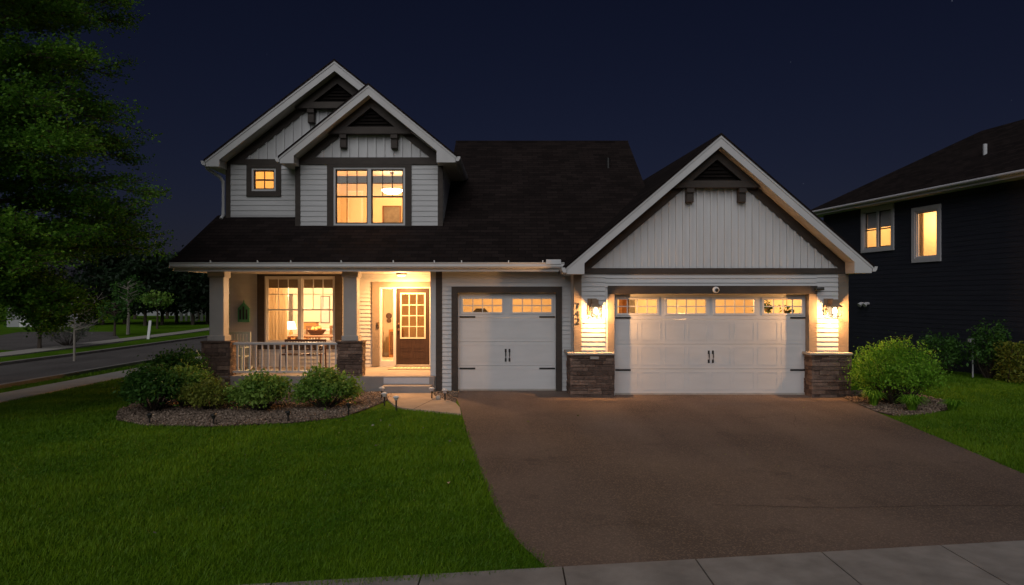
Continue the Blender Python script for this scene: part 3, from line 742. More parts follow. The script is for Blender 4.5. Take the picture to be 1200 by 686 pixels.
mb = MB(); mb.quad((sl[0], PY+.06, sl[2]), (sl[1], PY+.06, sl[2]), (sl[1], PY+.06, sl[3]), (sl[0], PY+.06, sl[3])); mb.build('sidelight_pane', M['glass'], df)
mb = MB(); mb.box(dx0-.02, dx1+.02, PY-.06, PY+.11, PF+.021, PF+.06); mb.build('sill', M['cap'], df)
dg = (X(470.5, PY), X(497, PY), Z(395.5, PY), Z(345, PY)); dy = PY+.03
mb = MB(); sheath(mb, dx0+.005, dx1-.005, dz0, dz1-.005, dy, dy+.05, [dg])
for r in range(2):
    for c in range(2):
        a = dx0+.13+c*.36; zz = dz0+.17+r*.27
        for q in ((a, a+.28, zz, zz+.012), (a, a+.28, zz+.19, zz+.202), (a, a+.012, zz, zz+.202), (a+.268, a+.28, zz, zz+.202)): mb.box(q[0], q[1], dy-.008, dy+.001, q[2], q[3])
fd = mb.build('front_door', M['door'], house)
mb = MB(); trim_frame(mb, dg, .04, dy-.018, dy+.005)
for i in (1, 2): xx = dg[0]+(dg[1]-dg[0])*i/3; mb.box(xx-.011, xx+.011, dy-.01, dy+.02, dg[2], dg[3])
for i in (1, 2, 3): zz = dg[2]+(dg[3]-dg[2])*i/4; mb.box(dg[0], dg[1], dy-.008, dy+.018, zz-.011, zz+.011)
mb.build('window', M['rug'], fd)
mb = MB(); mb.quad((dg[0], dy+.03, dg[2]), (dg[1], dy+.03, dg[2]), (dg[1], dy+.03, dg[3]), (dg[0], dy+.03, dg[3])); mb.build('pane', M['doorglass'], fd)
def knob(name, x, z, r):
    mb = MB(); mb.tube([(x, dy, z), (x, dy-.012, z), (x, dy-.02, z), (x, dy-.05, z), (x, dy-.07, z)], [r*1.25, r*1.25, r*.5, r, r*.7], 12); mb.build(name, M['bronze'], fd)
knob('handle', dx0+.07, Z(386.5, PY), .03); knob('deadbolt', dx0+.07, Z(380, PY), .024)
mb = MB(); bx = X(443.5, PY); mb.box(bx-.03, bx+.03, PY-.085, PY-.051, Z(384, PY), Z(377.5, PY), ch=.008); mb.lathe((bx, PY-.09, Z(380.5, PY)), [(.012, -.012), (.012, .012)], 10); mb.build('doorbell', M['bronze'], house)

# --- lamps fixed to the house
def sconce(cx):
    y = DY-.016; zt, zh, zl = Z(350.0, DY), Z(359.6, DY), Z(370.2, DY)
    mb = MB(); mb.box(cx-.16, cx-.10, y-.03, y-.001, zl+.02, zt); mb.box(cx-.10, cx+.05, y-.03, y-.001, zh, zt)
    def ring(hx0, hx1, hy0, hy1, z): return [(hx0, hy0, z), (hx1, hy0, z), (hx1, hy1, z), (hx0, hy1, z)]
    A = ring(cx-.08, cx+.06, y-.27, y-.03, zt-.02); B = ring(cx-.08, cx+.065, y-.275, y-.028, zh+.07); C_ = ring(cx-.13, cx+.15, y-.32, y-.012, zh)
    vs = A+B+C_; fs = [(0, 1, 2, 3)]
    for k in (0, 4): fs += [(k+i, k+4+i, k+4+(i+1) % 4, k+(i+1) % 4) for i in range(4)]
    fs.append((11, 10, 9, 8)); mb.add(vs, fs)
    s = mb.build('sconce', M['sconce'], house)
    x0, x1, y0, y1 = cx-.095, cx+.115, y-.285, y-.085
    mb = MB()                                                 # lantern cage
    for a, b in ((x0, y0), (x1, y0), (x0, y1), (x1, y1)): mb.box(a-.006, a+.006, b-.006, b+.006, zl, zh-.002)
    for a in (y0, y1): mb.box(x0-.006, x1+.006, a-.0065, a+.0065, zl-.012, zl-.001)
    for a in (x0, x1): mb.box(a-.0065, a+.0065, y0+.007, y1-.007, zl-.012, zl-.001)
    mb.build('cage', M['black'], s)
    mb = MB(); zc = (zl+zh)/2; cy = (y0+y1)/2; cxx = (x0+x1)/2
    mb.lathe((cxx, cy, zc-.06), [(.02, 0), (.045, .025), (.055, .06), (.045, .10), (.02, .14)], 12); mb.build('bulb', M['bulb'], s, smooth=True)
    point_light('sconce_light', (cxx, cy-.02, zc-.01), SCONCE_W, (1, .49, .165), .05)
SCONCE_W = 760
sconce(X(696.5, DY)); sconce(X(973, DY))
lx, ly = X(470.5, 18.5), 18.5
mb = MB(); mb.lathe((lx, ly, CEIL-.055), [(.10, 0), (.14, .02), (.15, .055)], 20); pl = mb.build('porch_light', M['bronze'], house, smooth=False)
mb = MB(); mb.lathe((lx, ly, CEIL-.10), [(.02, 0), (.07, .008), (.11, .028), (.12, .044)], 20); mb.build('diffuser', M['glow'], pl, smooth=True)
pa = bpy.data.lights.new('porch_lamp_light', 'AREA'); pa.shape = 'DISK'; pa.size = .22; pa.energy = 150; pa.color = (1, .50, .185)
po = bpy.data.objects.new('porch_lamp_light', pa); COL.objects.link(po); po.location = (lx, ly, CEIL-.105)
point_light('porch_bulb_light', (lx, ly, CEIL-.32), 85, (1, .50, .18), .12)

# --- camera domes and house number
cx, cz = X(837.8, DY), Z(340, DY)
mb = MB(); mb.tube([(cx, DY-.062, cz), (cx, DY-.09, cz), (cx, DY-.115, cz)], [.075, .075, .05], 18); sc = mb.build('security_camera', M['white'], house)
mb = MB(); mb.tube([(cx+.012, DY-.11, cz-.005), (cx+.012, DY-.135, cz-.005), (cx+.012, DY-.15, cz-.005)], [.045, .036, .01], 14); mb.build('lens', M['black'], sc)
cx, cz = X(956.5, DY), Z(339, DY)
mb = MB(); mb.tube([(cx-.06, DY-.10, cz), (cx+.13, DY-.10, cz+.01)], .035, 10); mb.box(cx-.02, cx+.06, DY-.10, DY-.06, cz-.03, cz+.03); mb.build('floodlight', M['black'], house)
def digit(mb, segs, x, z, w, h, y):
    P = {'a': ((0, 1), (1, 1)), 'b': ((1, 1), (1, .5)), 'c': ((1, .5), (1, 0)), 'd': ((0, 0), (1, 0)), 'e': ((0, 0), (0, .5)), 'f': ((0, .5), (0, 1)), 'g': ((0, .5), (1, .5)),
         'x': ((1, 1), (.35, 0)), 'y': ((1, .6), (0, 0)), 'z': ((.75, 1), (0, .4)), 'w': ((0, .4), (1, .4)), 'v': ((.75, 1), (.75, 0))}
    for s in segs:
        (a, b), (c, d) = P[s]; v0 = Vector((x+a*w, z+b*h)); v1 = Vector((x+c*w, z+d*h)); t = (v1-v0).normalized(); nn = Vector((-t.y, t.x))*.011
        v0 = v0-t*.009; v1 = v1+t*.009
        mb.prism([tuple(v0-nn), tuple(v1-nn), tuple(v1+nn), tuple(v0+nn)], y-.016-.0007*segs.index(s), y-.001)
nx = X(675.2, DY)
for dg_, py in (('ax', 362.5), ('zwv', 371.5), ('abyd', 379.5)):
    mb = MB(); digit(mb, dg_, nx, Z(py, DY), .062, .118, DY-.036); mb.build('house_number', M['black'], house)

# --- rooms behind the windows
room(-7.5, -4.55, PY+.15, 23.2, PF, 2.86, 'wallwhite')
room(-4.2, -2.0, PY+.15, 23.0, PF, 2.86, 'wallcream')
room(-5.38, -1.95, UY+.16, 22.0, 3.9, 5.95, 'wallcream')
room(-7.3, -5.7, LY+.16, 21.5, 4.3, 5.95, 'wallcream')
room(1.52, 7.5, GY+.3, 22.6, .02, 2.84, 'wallcream', 'concrete')
room(-1.75, 1.40, GY+.3, 22.4, .02, 2.84, 'wallcream', 'concrete')
W = (1, .56, .21)
point_light('dining_room_light', (-5.9, 20.5, 2.4), 440, (1, .64, .34), .15)
point_light('entry_light', (-3.0, 20.8, 2.6), 260, (1, .60, .28), .12)
point_light('bedroom_light', (X(459, 20.4), 20.4, Z(231, 20.4)), 210, (1, .53, .19), .12)
point_light('stair_light', (-6.5, 19.9, 5.7), 330, (1, .60, .27), .12)
point_light('garage_light', (4.6, 19.2, 2.6), 640, (1, .56, .21), .25)
point_light('single_garage_light', (-.1, 19.2, 2.6), 300, (1, .56, .21), .2)
mb = MB(); mb.box(W_SM[0]-.03, W_SM[1]+.03, LY+.16, LY+.165, W_SM[2]-.02, W_SM[3]+.02); mb.build('blind', M['lightblind'], ws)

# --- furniture seen through the windows (each one a thing)
def legs4(root, x0, x1, y0, y1, z0, z1, t, mat):
    for a in (x0, x1-t):
        for b in (y0, y1-t): MB().box(a, a+t, b, b+t, z0, z1).build('leg', mat, root)
t = thing('dining_table', 'dark wood dining table behind the front room window', 'table', (-5.9, 21.1, PF))
MB().box(-6.7, -5.1, 20.6, 21.6, PF+.72, PF+.77, ch=.01).build('table_top', M['walnut'], t); legs4(t, -6.62, -5.18, 20.68, 21.52, PF, PF+.72, .08, M['walnut'])
def side_chair(x, y, label, rz=0):
    t = thing('dining_chair', label, 'chair', (x, y, PF), 'chairs at the dining table', rz)
    def B(name, *a): return MB().box(*a).build(name, M['walnut'], t, local=True)
    B('seat', -.23, .23, -.22, .22, .43, .47)
    mb = MB()
    for k in range(5): mb.box(-.2+k*.09, -.16+k*.09, .20, .22, .50, .93)
    mb.box(-.23, .23, .19, .23, .93, 1.02); mb.build('backrest', M['walnut'], t, local=True)
    for a in (-.22, .18):
        for b, h in ((-.21, .43), (.18, .97)): MB().box(a, a+.04, b, b+.04, 0, h).build('leg', M['walnut'], t, local=True)
side_chair(-6.25, 21.85, 'dark slatted dining chair behind the table, nearer the curtain'); side_chair(-5.5, 21.85, 'dark slatted dining chair behind the table, nearer the hung print')
t = thing('table_lamp', 'small glowing table lamp at the left of the front room window', 'lamp', (X(341, 22.2), 22.2, PF+.62))
mb = MB(); mb.lathe((X(341, 22.2), 22.2, PF+.62), [(.09, 0), (.09, .02), (.03, .05), (.06, .16), (.02, .28)], 14); mb.build('base', M['wood'], t, smooth=True)
mb = MB(); mb.lathe((X(341, 22.2), 22.2, PF+.90), [(.17, 0), (.11, .24)], 18); mb.build('lamp_shade', M['shadeglow'], t, smooth=True)
t = thing('sideboard', 'orange wood sideboard against the back wall of the front room', 'sideboard', (-6.6, 22.6, PF))
mb = MB(); mb.box(-7.3, -6.45, 21.95, 22.5, PF+.1, PF+.58); mb.box(-7.34, -6.41, 21.9, 22.54, PF+.581, PF+.615); mb.build('cabinet', M['wood'], t); legs4(t, -7.28, -6.47, 21.97, 22.48, PF, PF+.1, .05, M['wood'])
t = thing('wall_print', 'tall dark framed print on the dining room back wall', 'picture', (X(380, 23.15), 23.17, 1.5))
MB().box(X(375, 23.1), X(386, 23.1), 23.165, 23.198, Z(379, 23.1), Z(347, 23.1)).build('frame', M['picture'], t)
MB().box(X(375, 23.1)+.03, X(386, 23.1)-.03, 23.158, 23.166, Z(379, 23.1)+.03, Z(347, 23.1)-.03).build('canvas', M['graytrim'], t)
tag(MB().box(X(338, 23.1), X(342, 23.1), 23.16, 23.198, Z(383, 23.1), Z(345, 23.1)).build('narrow_print', M['picture']), 'narrow dark strip of a picture beside the curtain', 'picture')
t = thing('china_box', 'reddish brown wooden box standing on the hutch shelf', 'box', (X(365, 22.5), 22.5, 1.3))
MB().box(X(357, 22.5), X(372, 22.5), 22.35, 22.65, 1.27, 1.47).build('box_body', M['wood'], t); MB().box(X(356.5, 22.5), X(372.5, 22.5), 22.33, 22.67, 1.471, 1.5).build('lid', M['walnut'], t)
t = thing('hutch', 'low cream hutch holding the wooden box in the front room', 'hutch', (-6.2, 22.6, PF))
MB().box(-6.38, -5.35, 22.25, 22.95, PF, 1.23).build('cabinet', M['rug'], t); MB().box(-6.40, -5.33, 22.22, 22.97, 1.231, 1.269).build('top', M['white'], t)
t = thing('basket', 'woven basket centrepiece on the dining table', 'basket', (X(371, 21.2), 21.2, PF+.77))
mb = MB(); mb.lathe((X(371, 21.2), 21.2, PF+.771), [(.17, 0), (.27, .12), (.29, .16), (.26, .16), (.16, .03)], 20); mb.build('bowl', M['bench'], t)
rg = random.Random(5); mb = MB()
for k in range(9):
    a = rg.uniform(0, 6.28); r = rg.uniform(0, .16); mb.lathe((X(371, 21.2)+r*math.cos(a), 21.2+r*math.sin(a), PF+.87+rg.uniform(0, .05)), [(.01, 0), (.05, .03), (.06, .06), (.05, .09), (.01, .12)], 8)
mb.build('fruit', M['wood'], t, smooth=True)
def curtain(x0, x1, y, z0, z1, label):
    mb = MB(); n = 60
    pts = [(x0+(x1-x0)*i/n, y+.045*math.sin(i*1.35)+.012*math.sin(i*.5)) for i in range(n+1)]
    for i in range(n):
        a, b = pts[i], pts[i+1]; mb.quad((a[0], a[1], z0), (b[0], b[1], z0), (b[0], b[1], z1), (a[0], a[1], z1))
    tag(mb.build('curtain', M['curtain'], smooth=True), label, 'curtain')
curtain(W_DIN[0]-.02, X(337, PY+.3), PY+.32, PF+.05, 2.8, 'beige pleated curtain at the left of the front room window')
t = thing('entry_cabinet', 'orange wood cabinet in the entry hall beside the front door', 'cabinet', (X(457, 21.6), 21.6, PF))
MB().box(X(451, 21.6), X(466, 21.6), 22.3, 22.8, PF, 1.26).build('cabinet', M['wood'], t); MB().box(X(452.5, 21.6), X(461, 21.6), 22.285, 22.3, PF+.1, 1.2).build('cabinet_door', M['walnut'], t)
for py, lb in ((370.5, 'larger round dark wall ornament above the entry cabinet'), (376, 'smaller round dark wall ornament just above the entry cabinet')):
    mb = MB(); r = .10 if py < 372 else .075; xx, zz = X(455.3, 22.9), Z(py, 22.9)
    mb.tube([(xx, 22.998, zz), (xx, 22.97, zz), (xx, 22.96, zz)], [r, r, r*.6], 18); tag(mb.build('wall_ornament', M['bench']), lb, 'ornament', 'round ornaments in the hall')
tag(MB().box(-4.1, -2.5, 19.7, 22.1, PF+.002, PF+.02).build('hall_rug', M['rug']), 'pale rug on the entry hall floor behind the sidelight', 'rug')
# bedroom
t = thing('bedroom_lamp', 'glowing glass ceiling lamp in the upstairs bay room', 'ceiling lamp', (X(459.5, 20.6), 20.6, 5.95))
c = (X(459.5, 20.6), 20.6, Z(228, 20.6)); mb = MB(); mb.lathe(c, [(.03, 0), (.20, .03), (.30, .10), (.31, .13)], 24); mb.build('lamp_shade', M['bulb'], t, smooth=True)
mb = MB(); mb.tube([(c[0], c[1], c[2]+.13), (c[0], c[1], 5.94)], .015, 8); mb.lathe((c[0], c[1], 5.90), [(.05, 0), (.07, .045)], 14); mb.build('stem', M['bronze'], t)
t = thing('wall_mirror', 'dark framed mirror on the upstairs back wall below the lamp', 'mirror', (X(458, 21.9), 21.95, 5))
MB().box(X(448, 21.9), X(470, 21.9), 21.94, 21.995, Z(264, 21.9), Z(241, 21.9)).build('frame', M['walnut'], t); MB().box(X(450, 21.9), X(468, 21.9), 21.93, 21.941, Z(262, 21.9), Z(243, 21.9)).build('mirror_glass', M['picture'], t)
t = thing('bedroom_door', 'pale interior door at the back of the upstairs bay room', 'door', (X(413, 21.9), 21.95, 3.9))
MB().box(X(407, 21.9), X(425, 21.9), 21.95, 21.995, 3.9, 5.62).build('door_frame', M['white'], t); MB().box(X(409, 21.9), X(423, 21.9), 21.94, 21.951, 3.9, 5.57).build('door_leaf', M['wallwhite'], t)
# garage contents
t = thing('garage_cabinet', 'tall orange wood cabinet behind the first double-door window', 'cabinet', (X(731, 18.6), 18.6, .02))
MB().box(X(728, 18.6), X(735, 18.6), 18.4, 19.0, .02, 2.5).build('cabinet', M['wood'], t); MB().box(X(736, 18.5), X(743, 18.5), 18.35, 18.9, .02, 2.55).build('cabinet_door', M['graytrim'], t)
def hanging_plant(px, py, y, label, seed, n, rr):
    t = thing('hanging_plant', label, 'plant', (X(px, y), y, Z(py, y)), 'plants hanging in the garage')
    c = (X(px, y), y, Z(py, y)); mb = MB(); mb.lathe((c[0], c[1], c[2]-.12), [(.05, 0), (.08, .12)], 12); mb.build('pot', M['bronze'], t)
    mb = MB(); mb.tube([(c[0], c[1], c[2]), (c[0], c[1], 2.84)], .006, 6); mb.build('cord', M['black'], t)
    g = np.random.default_rng(seed); P = np.array(c)+g.normal(0, 1, (n, 3))*np.array([rr, rr, rr*.9]); leaves(P, .10, 'foliage', M['darkleaf'], t, g)

# ------------------------------------------------------------------ foliage tools
def leaves(P, size, name, mat, parent, g, flat=.0, tint=None, aspect=.55, jit=.45, up=.3):
    """one folded leaf per point of P"""
    n = len(P); P = np.asarray(P, float)
    d = g.normal(0, 1, (n, 3)); d[:, 2] = d[:, 2]*(1-flat)-.15; d /= np.linalg.norm(d, axis=1)[:, None]
    nr = g.normal(0, 1, (n, 3)); nr[:, 2] = np.abs(nr[:, 2])+up
    s = np.cross(d, nr); s /= np.linalg.norm(s, axis=1)[:, None]+1e-9
    nn = np.cross(s, d)
    L = size*(1+jit*g.normal(0, 1, n)).clip(.4, 1.9)[:, None]
    a = P - d*L*.5; b = P + s*L*aspect*.5 + nn*L*.08; c = P + d*L*.5; e = P - s*L*aspect*.5 + nn*L*.08
    V = np.stack([a, b, c, e], 1).reshape(-1, 3); i = np.arange(n)*4
    Fc = np.concatenate([np.stack([i, i+1, i+2], 1), np.stack([i, i+2, i+3], 1)])
    t = tint if tint is not None else g.random(n)
    return np_mesh(name, V, Fc, mat, np.concatenate([t, t]), parent)

hanging_plant(899, 360, 17.3, 'leafy plant hanging behind the fourth garage door window', 3, 50, .10)
hanging_plant(922, 364, 17.3, 'smaller leafy plant low in the fourth garage door window', 4, 26, .07)
t = thing('storage_shelf', 'grey shelf with a dark bin behind the single garage door', 'shelf', (X(565, 19), 19.2, .02))
MB().box(X(548, 19), X(585, 19), 18.9, 19.5, 1.72, 1.76).build('shelf_board', M['graytrim'], t)
for a in (549, 582): MB().box(X(a, 19), X(a+2, 19), 18.95, 19.4, .02, 1.72).build('post', M['graytrim'], t)
t = thing('storage_bin', 'dark rounded bin on the shelf behind the single garage door', 'bin', (X(562, 19), 19.2, 1.761))
mb = MB(); mb.prism([(X(554, 19), 1.761), (X(572, 19), 1.761), (X(571.5, 19), 1.9), (X(568, 19), 1.98), (X(558, 19), 1.98), (X(554.5, 19), 1.9)], 19.0, 19.4); mb.build('bin_body', M['black'], t)

def shrub(name, cx, cy, rx, ry, h, label, mat, seed, n=3600, leaf=.055, group='shrubs in the front planting bed', clumps=46, shoots=0, tlo=0.0):
    g = np.random.default_rng(seed); t = thing(name, label, 'shrub', (cx, cy, 0), group)
    # clump centres over an uneven dome
    th = g.uniform(0, 2*np.pi, clumps); u = g.uniform(-.1, 1, clumps); ph = np.arccos(u.clip(-.15, 1))
    rr = g.uniform(.62, 1.0, clumps)
    C = np.stack([np.sin(ph)*np.cos(th)*rr*rx, np.sin(ph)*np.sin(th)*rr*ry, h*.40+u*rr*h*.56], 1)
    w = g.integers(0, clumps, n); ct = g.random(clumps)
    sg = np.array([rx, ry, h*.55])*.17
    P = C[w]+g.normal(0, 1, (n, 3))*sg
    P[:, 2] = P[:, 2].clip(.05, None); P += np.array([cx, cy, 0])
    tint = (ct[w]*.6+g.random(n)*.4).clip(0, 1)
    mb = MB()
    for k in range(clumps):
        tip = C[k]+np.array([cx, cy, 0]); b0 = np.array([cx, cy, 0])+np.array([C[k][0]*.15, C[k][1]*.15, 0]); mid = b0*.45+tip*.55; mid[2] *= .8
        mb.tube([b0, mid, tip], [.012, .008, .003], 5)
    if shoots:
        q = []
        for k in range(shoots):
            c = C[g.integers(0, clumps)]; 
            if c[2] < h*.35: continue
            d = np.array([c[0]/rx*.8, c[1]/ry*.8, 1.0])+g.normal(0, .25, 3); d /= np.linalg.norm(d); L = g.uniform(.18, .38)
            b0 = c+np.array([cx, cy, 0]); mb.tube([b0, b0+d*L], [.004, .002], 4)
            m = 26; s = g.random(m)[:, None]; q.append(b0+d*L*s+g.normal(0, .022, (m, 3)))
        q = np.concatenate(q); P = np.concatenate([P, q]); tint = np.concatenate([tint, .55+.45*g.random(len(q))])
    mb.build('stems', M['bark'], t)
    leaves(P, leaf, 'foliage', mat, t, g, tint=tint.clip(tlo, 1))
    return t
shrub('shrub', -7.45, 15.6, .64, .55, 1.12, 'tall dark green shrub against the left stone column base', M['darkleaf'], 21, 6500, .06)
shrub('shrub', -7.12, 13.95, .56, .55, .90, 'broad dark shrub at the left end of the gravel bed', M['darkleaf'], 22, 6500, .062)
shrub('shrub', -6.75, 14.5, .5, .5, .82, 'olive leafy shrub between the dark shrub and the low yellow one', M['shrubleaf'], 27, 4200, .06)
shrub('shrub', -6.1, 14.2, .55, .5, .60, 'low yellow green shrub in front of the left column', M['yellowleaf'], 23, 4600, .05)
shrub('shrub', -5.0, 14.0, .56, .52, .74, 'round green shrub in front of the middle of the porch railing', M['shrubleaf'], 24, 5800, .06)
shrub('shrub', -3.82, 14.4, .58, .54, .80, 'light green shrub beside the right porch column', M['shrubleaf'], 25, 5800, .065)
shrub('willow_shrub', 8.13, 14.9, .77, .75, 1.26, 'large bright lime green bush beside the right garage pillar', M['limeleaf'], 26, 19000, .042, None, 120, 190)

def strap_clump(cx, cy, h, r, label, seed, n=170):
    g = np.random.default_rng(seed); t = thing('daylily', label, 'plant', (cx, cy, 0), 'strap-leaved plants by the right pillar')
    V, Fc, T = [], [], []
    for k in range(n):
        a = g.uniform(0, 2*np.pi); rr = r*g.uniform(.3, 1); hh = h*g.uniform(.6, 1); w = .011
        dx, dy = math.cos(a), math.sin(a); b = np.array([cx+dx*.06*g.random(), cy+dy*.06*g.random(), 0]); sx = np.array([-dy, dx, 0])*w
        i = len(V)
        for s, (fr, fz, ww) in enumerate(((0, 0, 1), (.25, .7, 1), (.65, 1, .8), (1, .75, .1))):
            p = b+np.array([dx*rr*fr, dy*rr*fr, hh*fz]); V += [p-sx*ww, p+sx*ww]
        for s in range(3): Fc.append((i+2*s, i+2*s+1, i+2*s+3, i+2*s+2)); T.append(g.random())
    np_mesh('foliage', np.array(V), np.array(Fc), M['limeleaf'], np.array(T), t)
strap_clump(7.52, 14.6, .36, .30, 'small arching grassy plant nearest the driveway corner', 31)
strap_clump(7.95, 13.95, .34, .34, 'arching grassy plant in front of the bright bush', 32)
strap_clump(8.75, 13.95, .26, .28, 'low grassy plant at the right foot of the bright bush', 33, 110)

# ------------------------------------------------------------------ trees
def big_tree():
    g = np.random.default_rng(77); bx, by = -10.4, 12.7
    t = thing('maple_tree', 'big leafy maple with spreading layered branches at the left edge', 'tree', (bx, by, 0))
    mb = MB(); mb.tube([(bx, by, -.05), (bx+.03, by, .4), (bx+.05, by+.02, 2.5), (bx, by, 6), (bx-.05, by, 8.6), (bx, by, 10.6)], [.27, .20, .165, .12, .06, .015], 12); mb.build('trunk', M['bark'], t)
    br = MB(); P, T = [], []
    def prof(z): return float(np.interp(z, [1.4, 2.0, 2.6, 3.4, 4.8, 7.8, 9.5, 10.8], [1.7, 2.4, 3.05, 3.4, 3.35, 3.15, 2.0, .5]))
    nl = 165
    for k in range(nl+7):
        z0 = 1.95+8.0*((k+.5)/nl)**1.4; a = k*2.399963+g.normal(0, .2)
        z_end = z0 + g.uniform(-.3, .9)
        if k >= nl: z0 = g.uniform(2.2, 2.8); z_end = g.uniform(1.45, 2.1); a = g.uniform(-1.1, .9)      # drooping lowest limbs
        elif math.cos(a) < -.35 and k % 3 == 0: continue
        L = prof(z_end)*g.uniform(.82, 1.03)
        dx, dy = math.cos(a), math.sin(a); pts = []
        bend = g.normal(0, .12)
        for s in np.linspace(0, 1, 7):
            z = z0+(z_end-z0)*s + .55*math.sin(s*math.pi)*.6; q = bend*s*s*L
            pts.append(np.array([bx+dx*L*s-dy*q, by+dy*L*s+dx*q, z]))
        r0 = .042*(L/3.4)
        br.tube(pts, [r0*(1-.85*s) for s in np.linspace(0, 1, 7)], 6, cap=False)
        lt = g.random()*.45
        for j in range(26):
            s = g.uniform(.22, 1.0); f = s*6; i = min(int(f), 5); b0 = pts[i]*(1-(f-i))+pts[i+1]*(f-i)
            sd = 1 if j % 2 else -1; ang = a+bend*s+sd*g.uniform(.35, 1.0); tl = (.3+.95*(1-abs(s-.55)))*g.uniform(.45, 1.25)*(L/3.4)*.75
            dd = np.array([math.cos(ang), math.sin(ang), g.normal(.20, .22)]); e0 = b0+dd*tl
            # keep inside the crown outline
            br.tube([b0, (b0+e0)/2+np.array([0, 0, .03]), e0], [.010, .007, .003], 4, cap=False)
            m = int(42+66*tl); ss = g.random(m)[:, None]**.8
            pp = b0+(e0-b0)*ss+g.normal(0, 1, (m, 3))*np.array([.10, .10, .055])
            P.append(pp); T.append((lt+g.random(m)*.55).clip(0, 1))
    br.build('branches', M['bark'], t)
    P = np.concatenate(P); T = np.concatenate(T)
    leaves(P, .060, 'crown', M['maple'], t, g, flat=.45, tint=T, aspect=.75, up=.8, jit=.22)
big_tree()

def far_tree(name, x, y, h, r, label, seed, mat='farleaf', kind='round', n=2600, group=None, leaf=.32, z0=None, trunk='bark'):
    g = np.random.default_rng(seed); t = thing(name, label, 'tree', (x, y, 0), group)
    z0 = h*.18 if z0 is None else z0
    mb = MB(); mb.tube([(x, y, -.05), (x+.04, y, h*.4), (x, y, h*.9)], [h*.02+.05, h*.014+.03, .02], 8); tr = mb.build('trunk', M[trunk], t)
    cl = 60; th = g.uniform(0, 2*np.pi, cl); u = g.random(cl)
    if kind == 'cone': rad = r*(1-u)*.95+.1
    else: rad = r*np.sqrt(np.clip(1-(2*u-1)**2, .05, 1))
    q = g.uniform(.5, 1, cl)
    C = np.stack([x+np.cos(th)*rad*q, y+np.sin(th)*rad*q, z0+u*(h-z0)], 1)
    w = g.integers(0, cl, n); P = C[w]+g.normal(0, 1, (n, 3))*np.array([r*.17, r*.17, h*.045])
    P[:, 2] = P[:, 2].clip(.1, None)
    br = MB()
    for k in range(0, cl, 2): br.tube([(x, y, max(.3, C[k][2]-.4*h*.2)), C[k]], [.04, .01], 4, cap=False)
    br.build('branches', M[trunk], t)
    ct = g.random(cl); leaves(P, leaf, 'crown', M[mat], t, g, tint=(ct[w]*.6+.4*g.random(n)))
    return t
lab_far = ['tall dark evergreen in the row across the side street, just left of the porch', 'second dark evergreen from the porch in the far row', 'third dark evergreen from the porch in the far row',
           'fourth dark evergreen of the far row, above the white stake', 'dark round tree at the right end of the lit maple crown', 'dark evergreen of the far row partly behind the maple leaves', 'dark evergreen of the far row mostly hidden by the maple']
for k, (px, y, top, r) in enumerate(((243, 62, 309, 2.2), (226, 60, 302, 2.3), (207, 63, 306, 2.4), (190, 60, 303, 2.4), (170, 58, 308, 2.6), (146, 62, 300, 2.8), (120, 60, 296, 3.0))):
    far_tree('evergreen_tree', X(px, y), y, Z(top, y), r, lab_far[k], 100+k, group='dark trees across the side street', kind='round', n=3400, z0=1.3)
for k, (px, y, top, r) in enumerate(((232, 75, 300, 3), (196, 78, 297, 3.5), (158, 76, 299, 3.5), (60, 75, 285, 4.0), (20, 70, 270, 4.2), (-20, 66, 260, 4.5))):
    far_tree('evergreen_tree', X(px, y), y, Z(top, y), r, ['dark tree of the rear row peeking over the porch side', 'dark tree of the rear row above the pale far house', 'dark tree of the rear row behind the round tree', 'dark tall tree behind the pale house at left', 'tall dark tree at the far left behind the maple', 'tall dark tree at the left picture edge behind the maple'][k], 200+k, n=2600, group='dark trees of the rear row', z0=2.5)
far_tree('crabapple_tree', X(46, 31), 31, Z(343, 31), 1.6, 'small crabapple with pale blossom across the side street', 301, 'shrubleaf', n=1600, leaf=.14, z0=1.2)
o = np.random.default_rng(9); Pb = np.stack([X(45, 30.6)+o.normal(0, .75, 240), 30.4+o.normal(0, .5, 240), 2.0+o.normal(0, .32, 240)], 1)
crab = [q for q in bpy.data.objects if q.name.startswith('crabapple_tree')][0]
leaves(Pb, .16, 'blossom', M['blossom'], crab, o, aspect=.8)
far_tree('blossom_tree', X(184, 52), 52, Z(345, 52), 1.3, 'small grey blossoming tree in front of the far row', 302, 'shrubleaf', n=700, leaf=.2, z0=1.7)
far_tree('street_tree', X(150, 44), 44, Z(325, 44), .9, 'slim young tree with bare lower trunk near the white stake', 303, 'darkleaf', n=600, leaf=.16, z0=1.9, trunk='palebark')
far_tree('street_tree', X(134, 42), 42, Z(352, 42), .9, 'small round young tree between the sapling and the slim tree', 304, 'darkleaf', n=700, leaf=.16, z0=1.0)

def sapling():
    x, y = X(87, 25.2), 25.2; g = random.Random(4)
    t = thing('sapling', 'leafless young tree with upswept twigs beside the side street', 'tree', (x, y, 0))
    mb = MB(); mb.tube([(x, y, -.02), (x+.01, y, .8), (x, y, 1.6), (x+.03, y, 2.2)], [.045, .04, .03, .006], 8); mb.build('trunk', M['palebark'], t)
    mb = MB()
    for k in range(26):
        z0 = g.uniform(.95, 1.7); a = g.uniform(0, 6.28); L = g.uniform(.6, 1.05); up = g.uniform(.35, .8)
        p0 = Vector((x, y, z0)); p1 = p0+Vector((math.cos(a)*L*.5, math.sin(a)*L*.5, up*L*.35)); p2 = p0+Vector((math.cos(a)*L*.85, math.sin(a)*L*.85, up*L))
        mb.tube([p0, p1, p2], [.014, .01, .004], 5, cap=False)
        for q in range(3):
            b = p1.lerp(p2, g.uniform(0, .6)); mb.tube([b, b+Vector((g.gauss(0, .18), g.gauss(0, .18), g.uniform(.15, .35)))], [.007, .003], 4, cap=False)
    mb.build('branches', M['palebark'], t)
sapling()
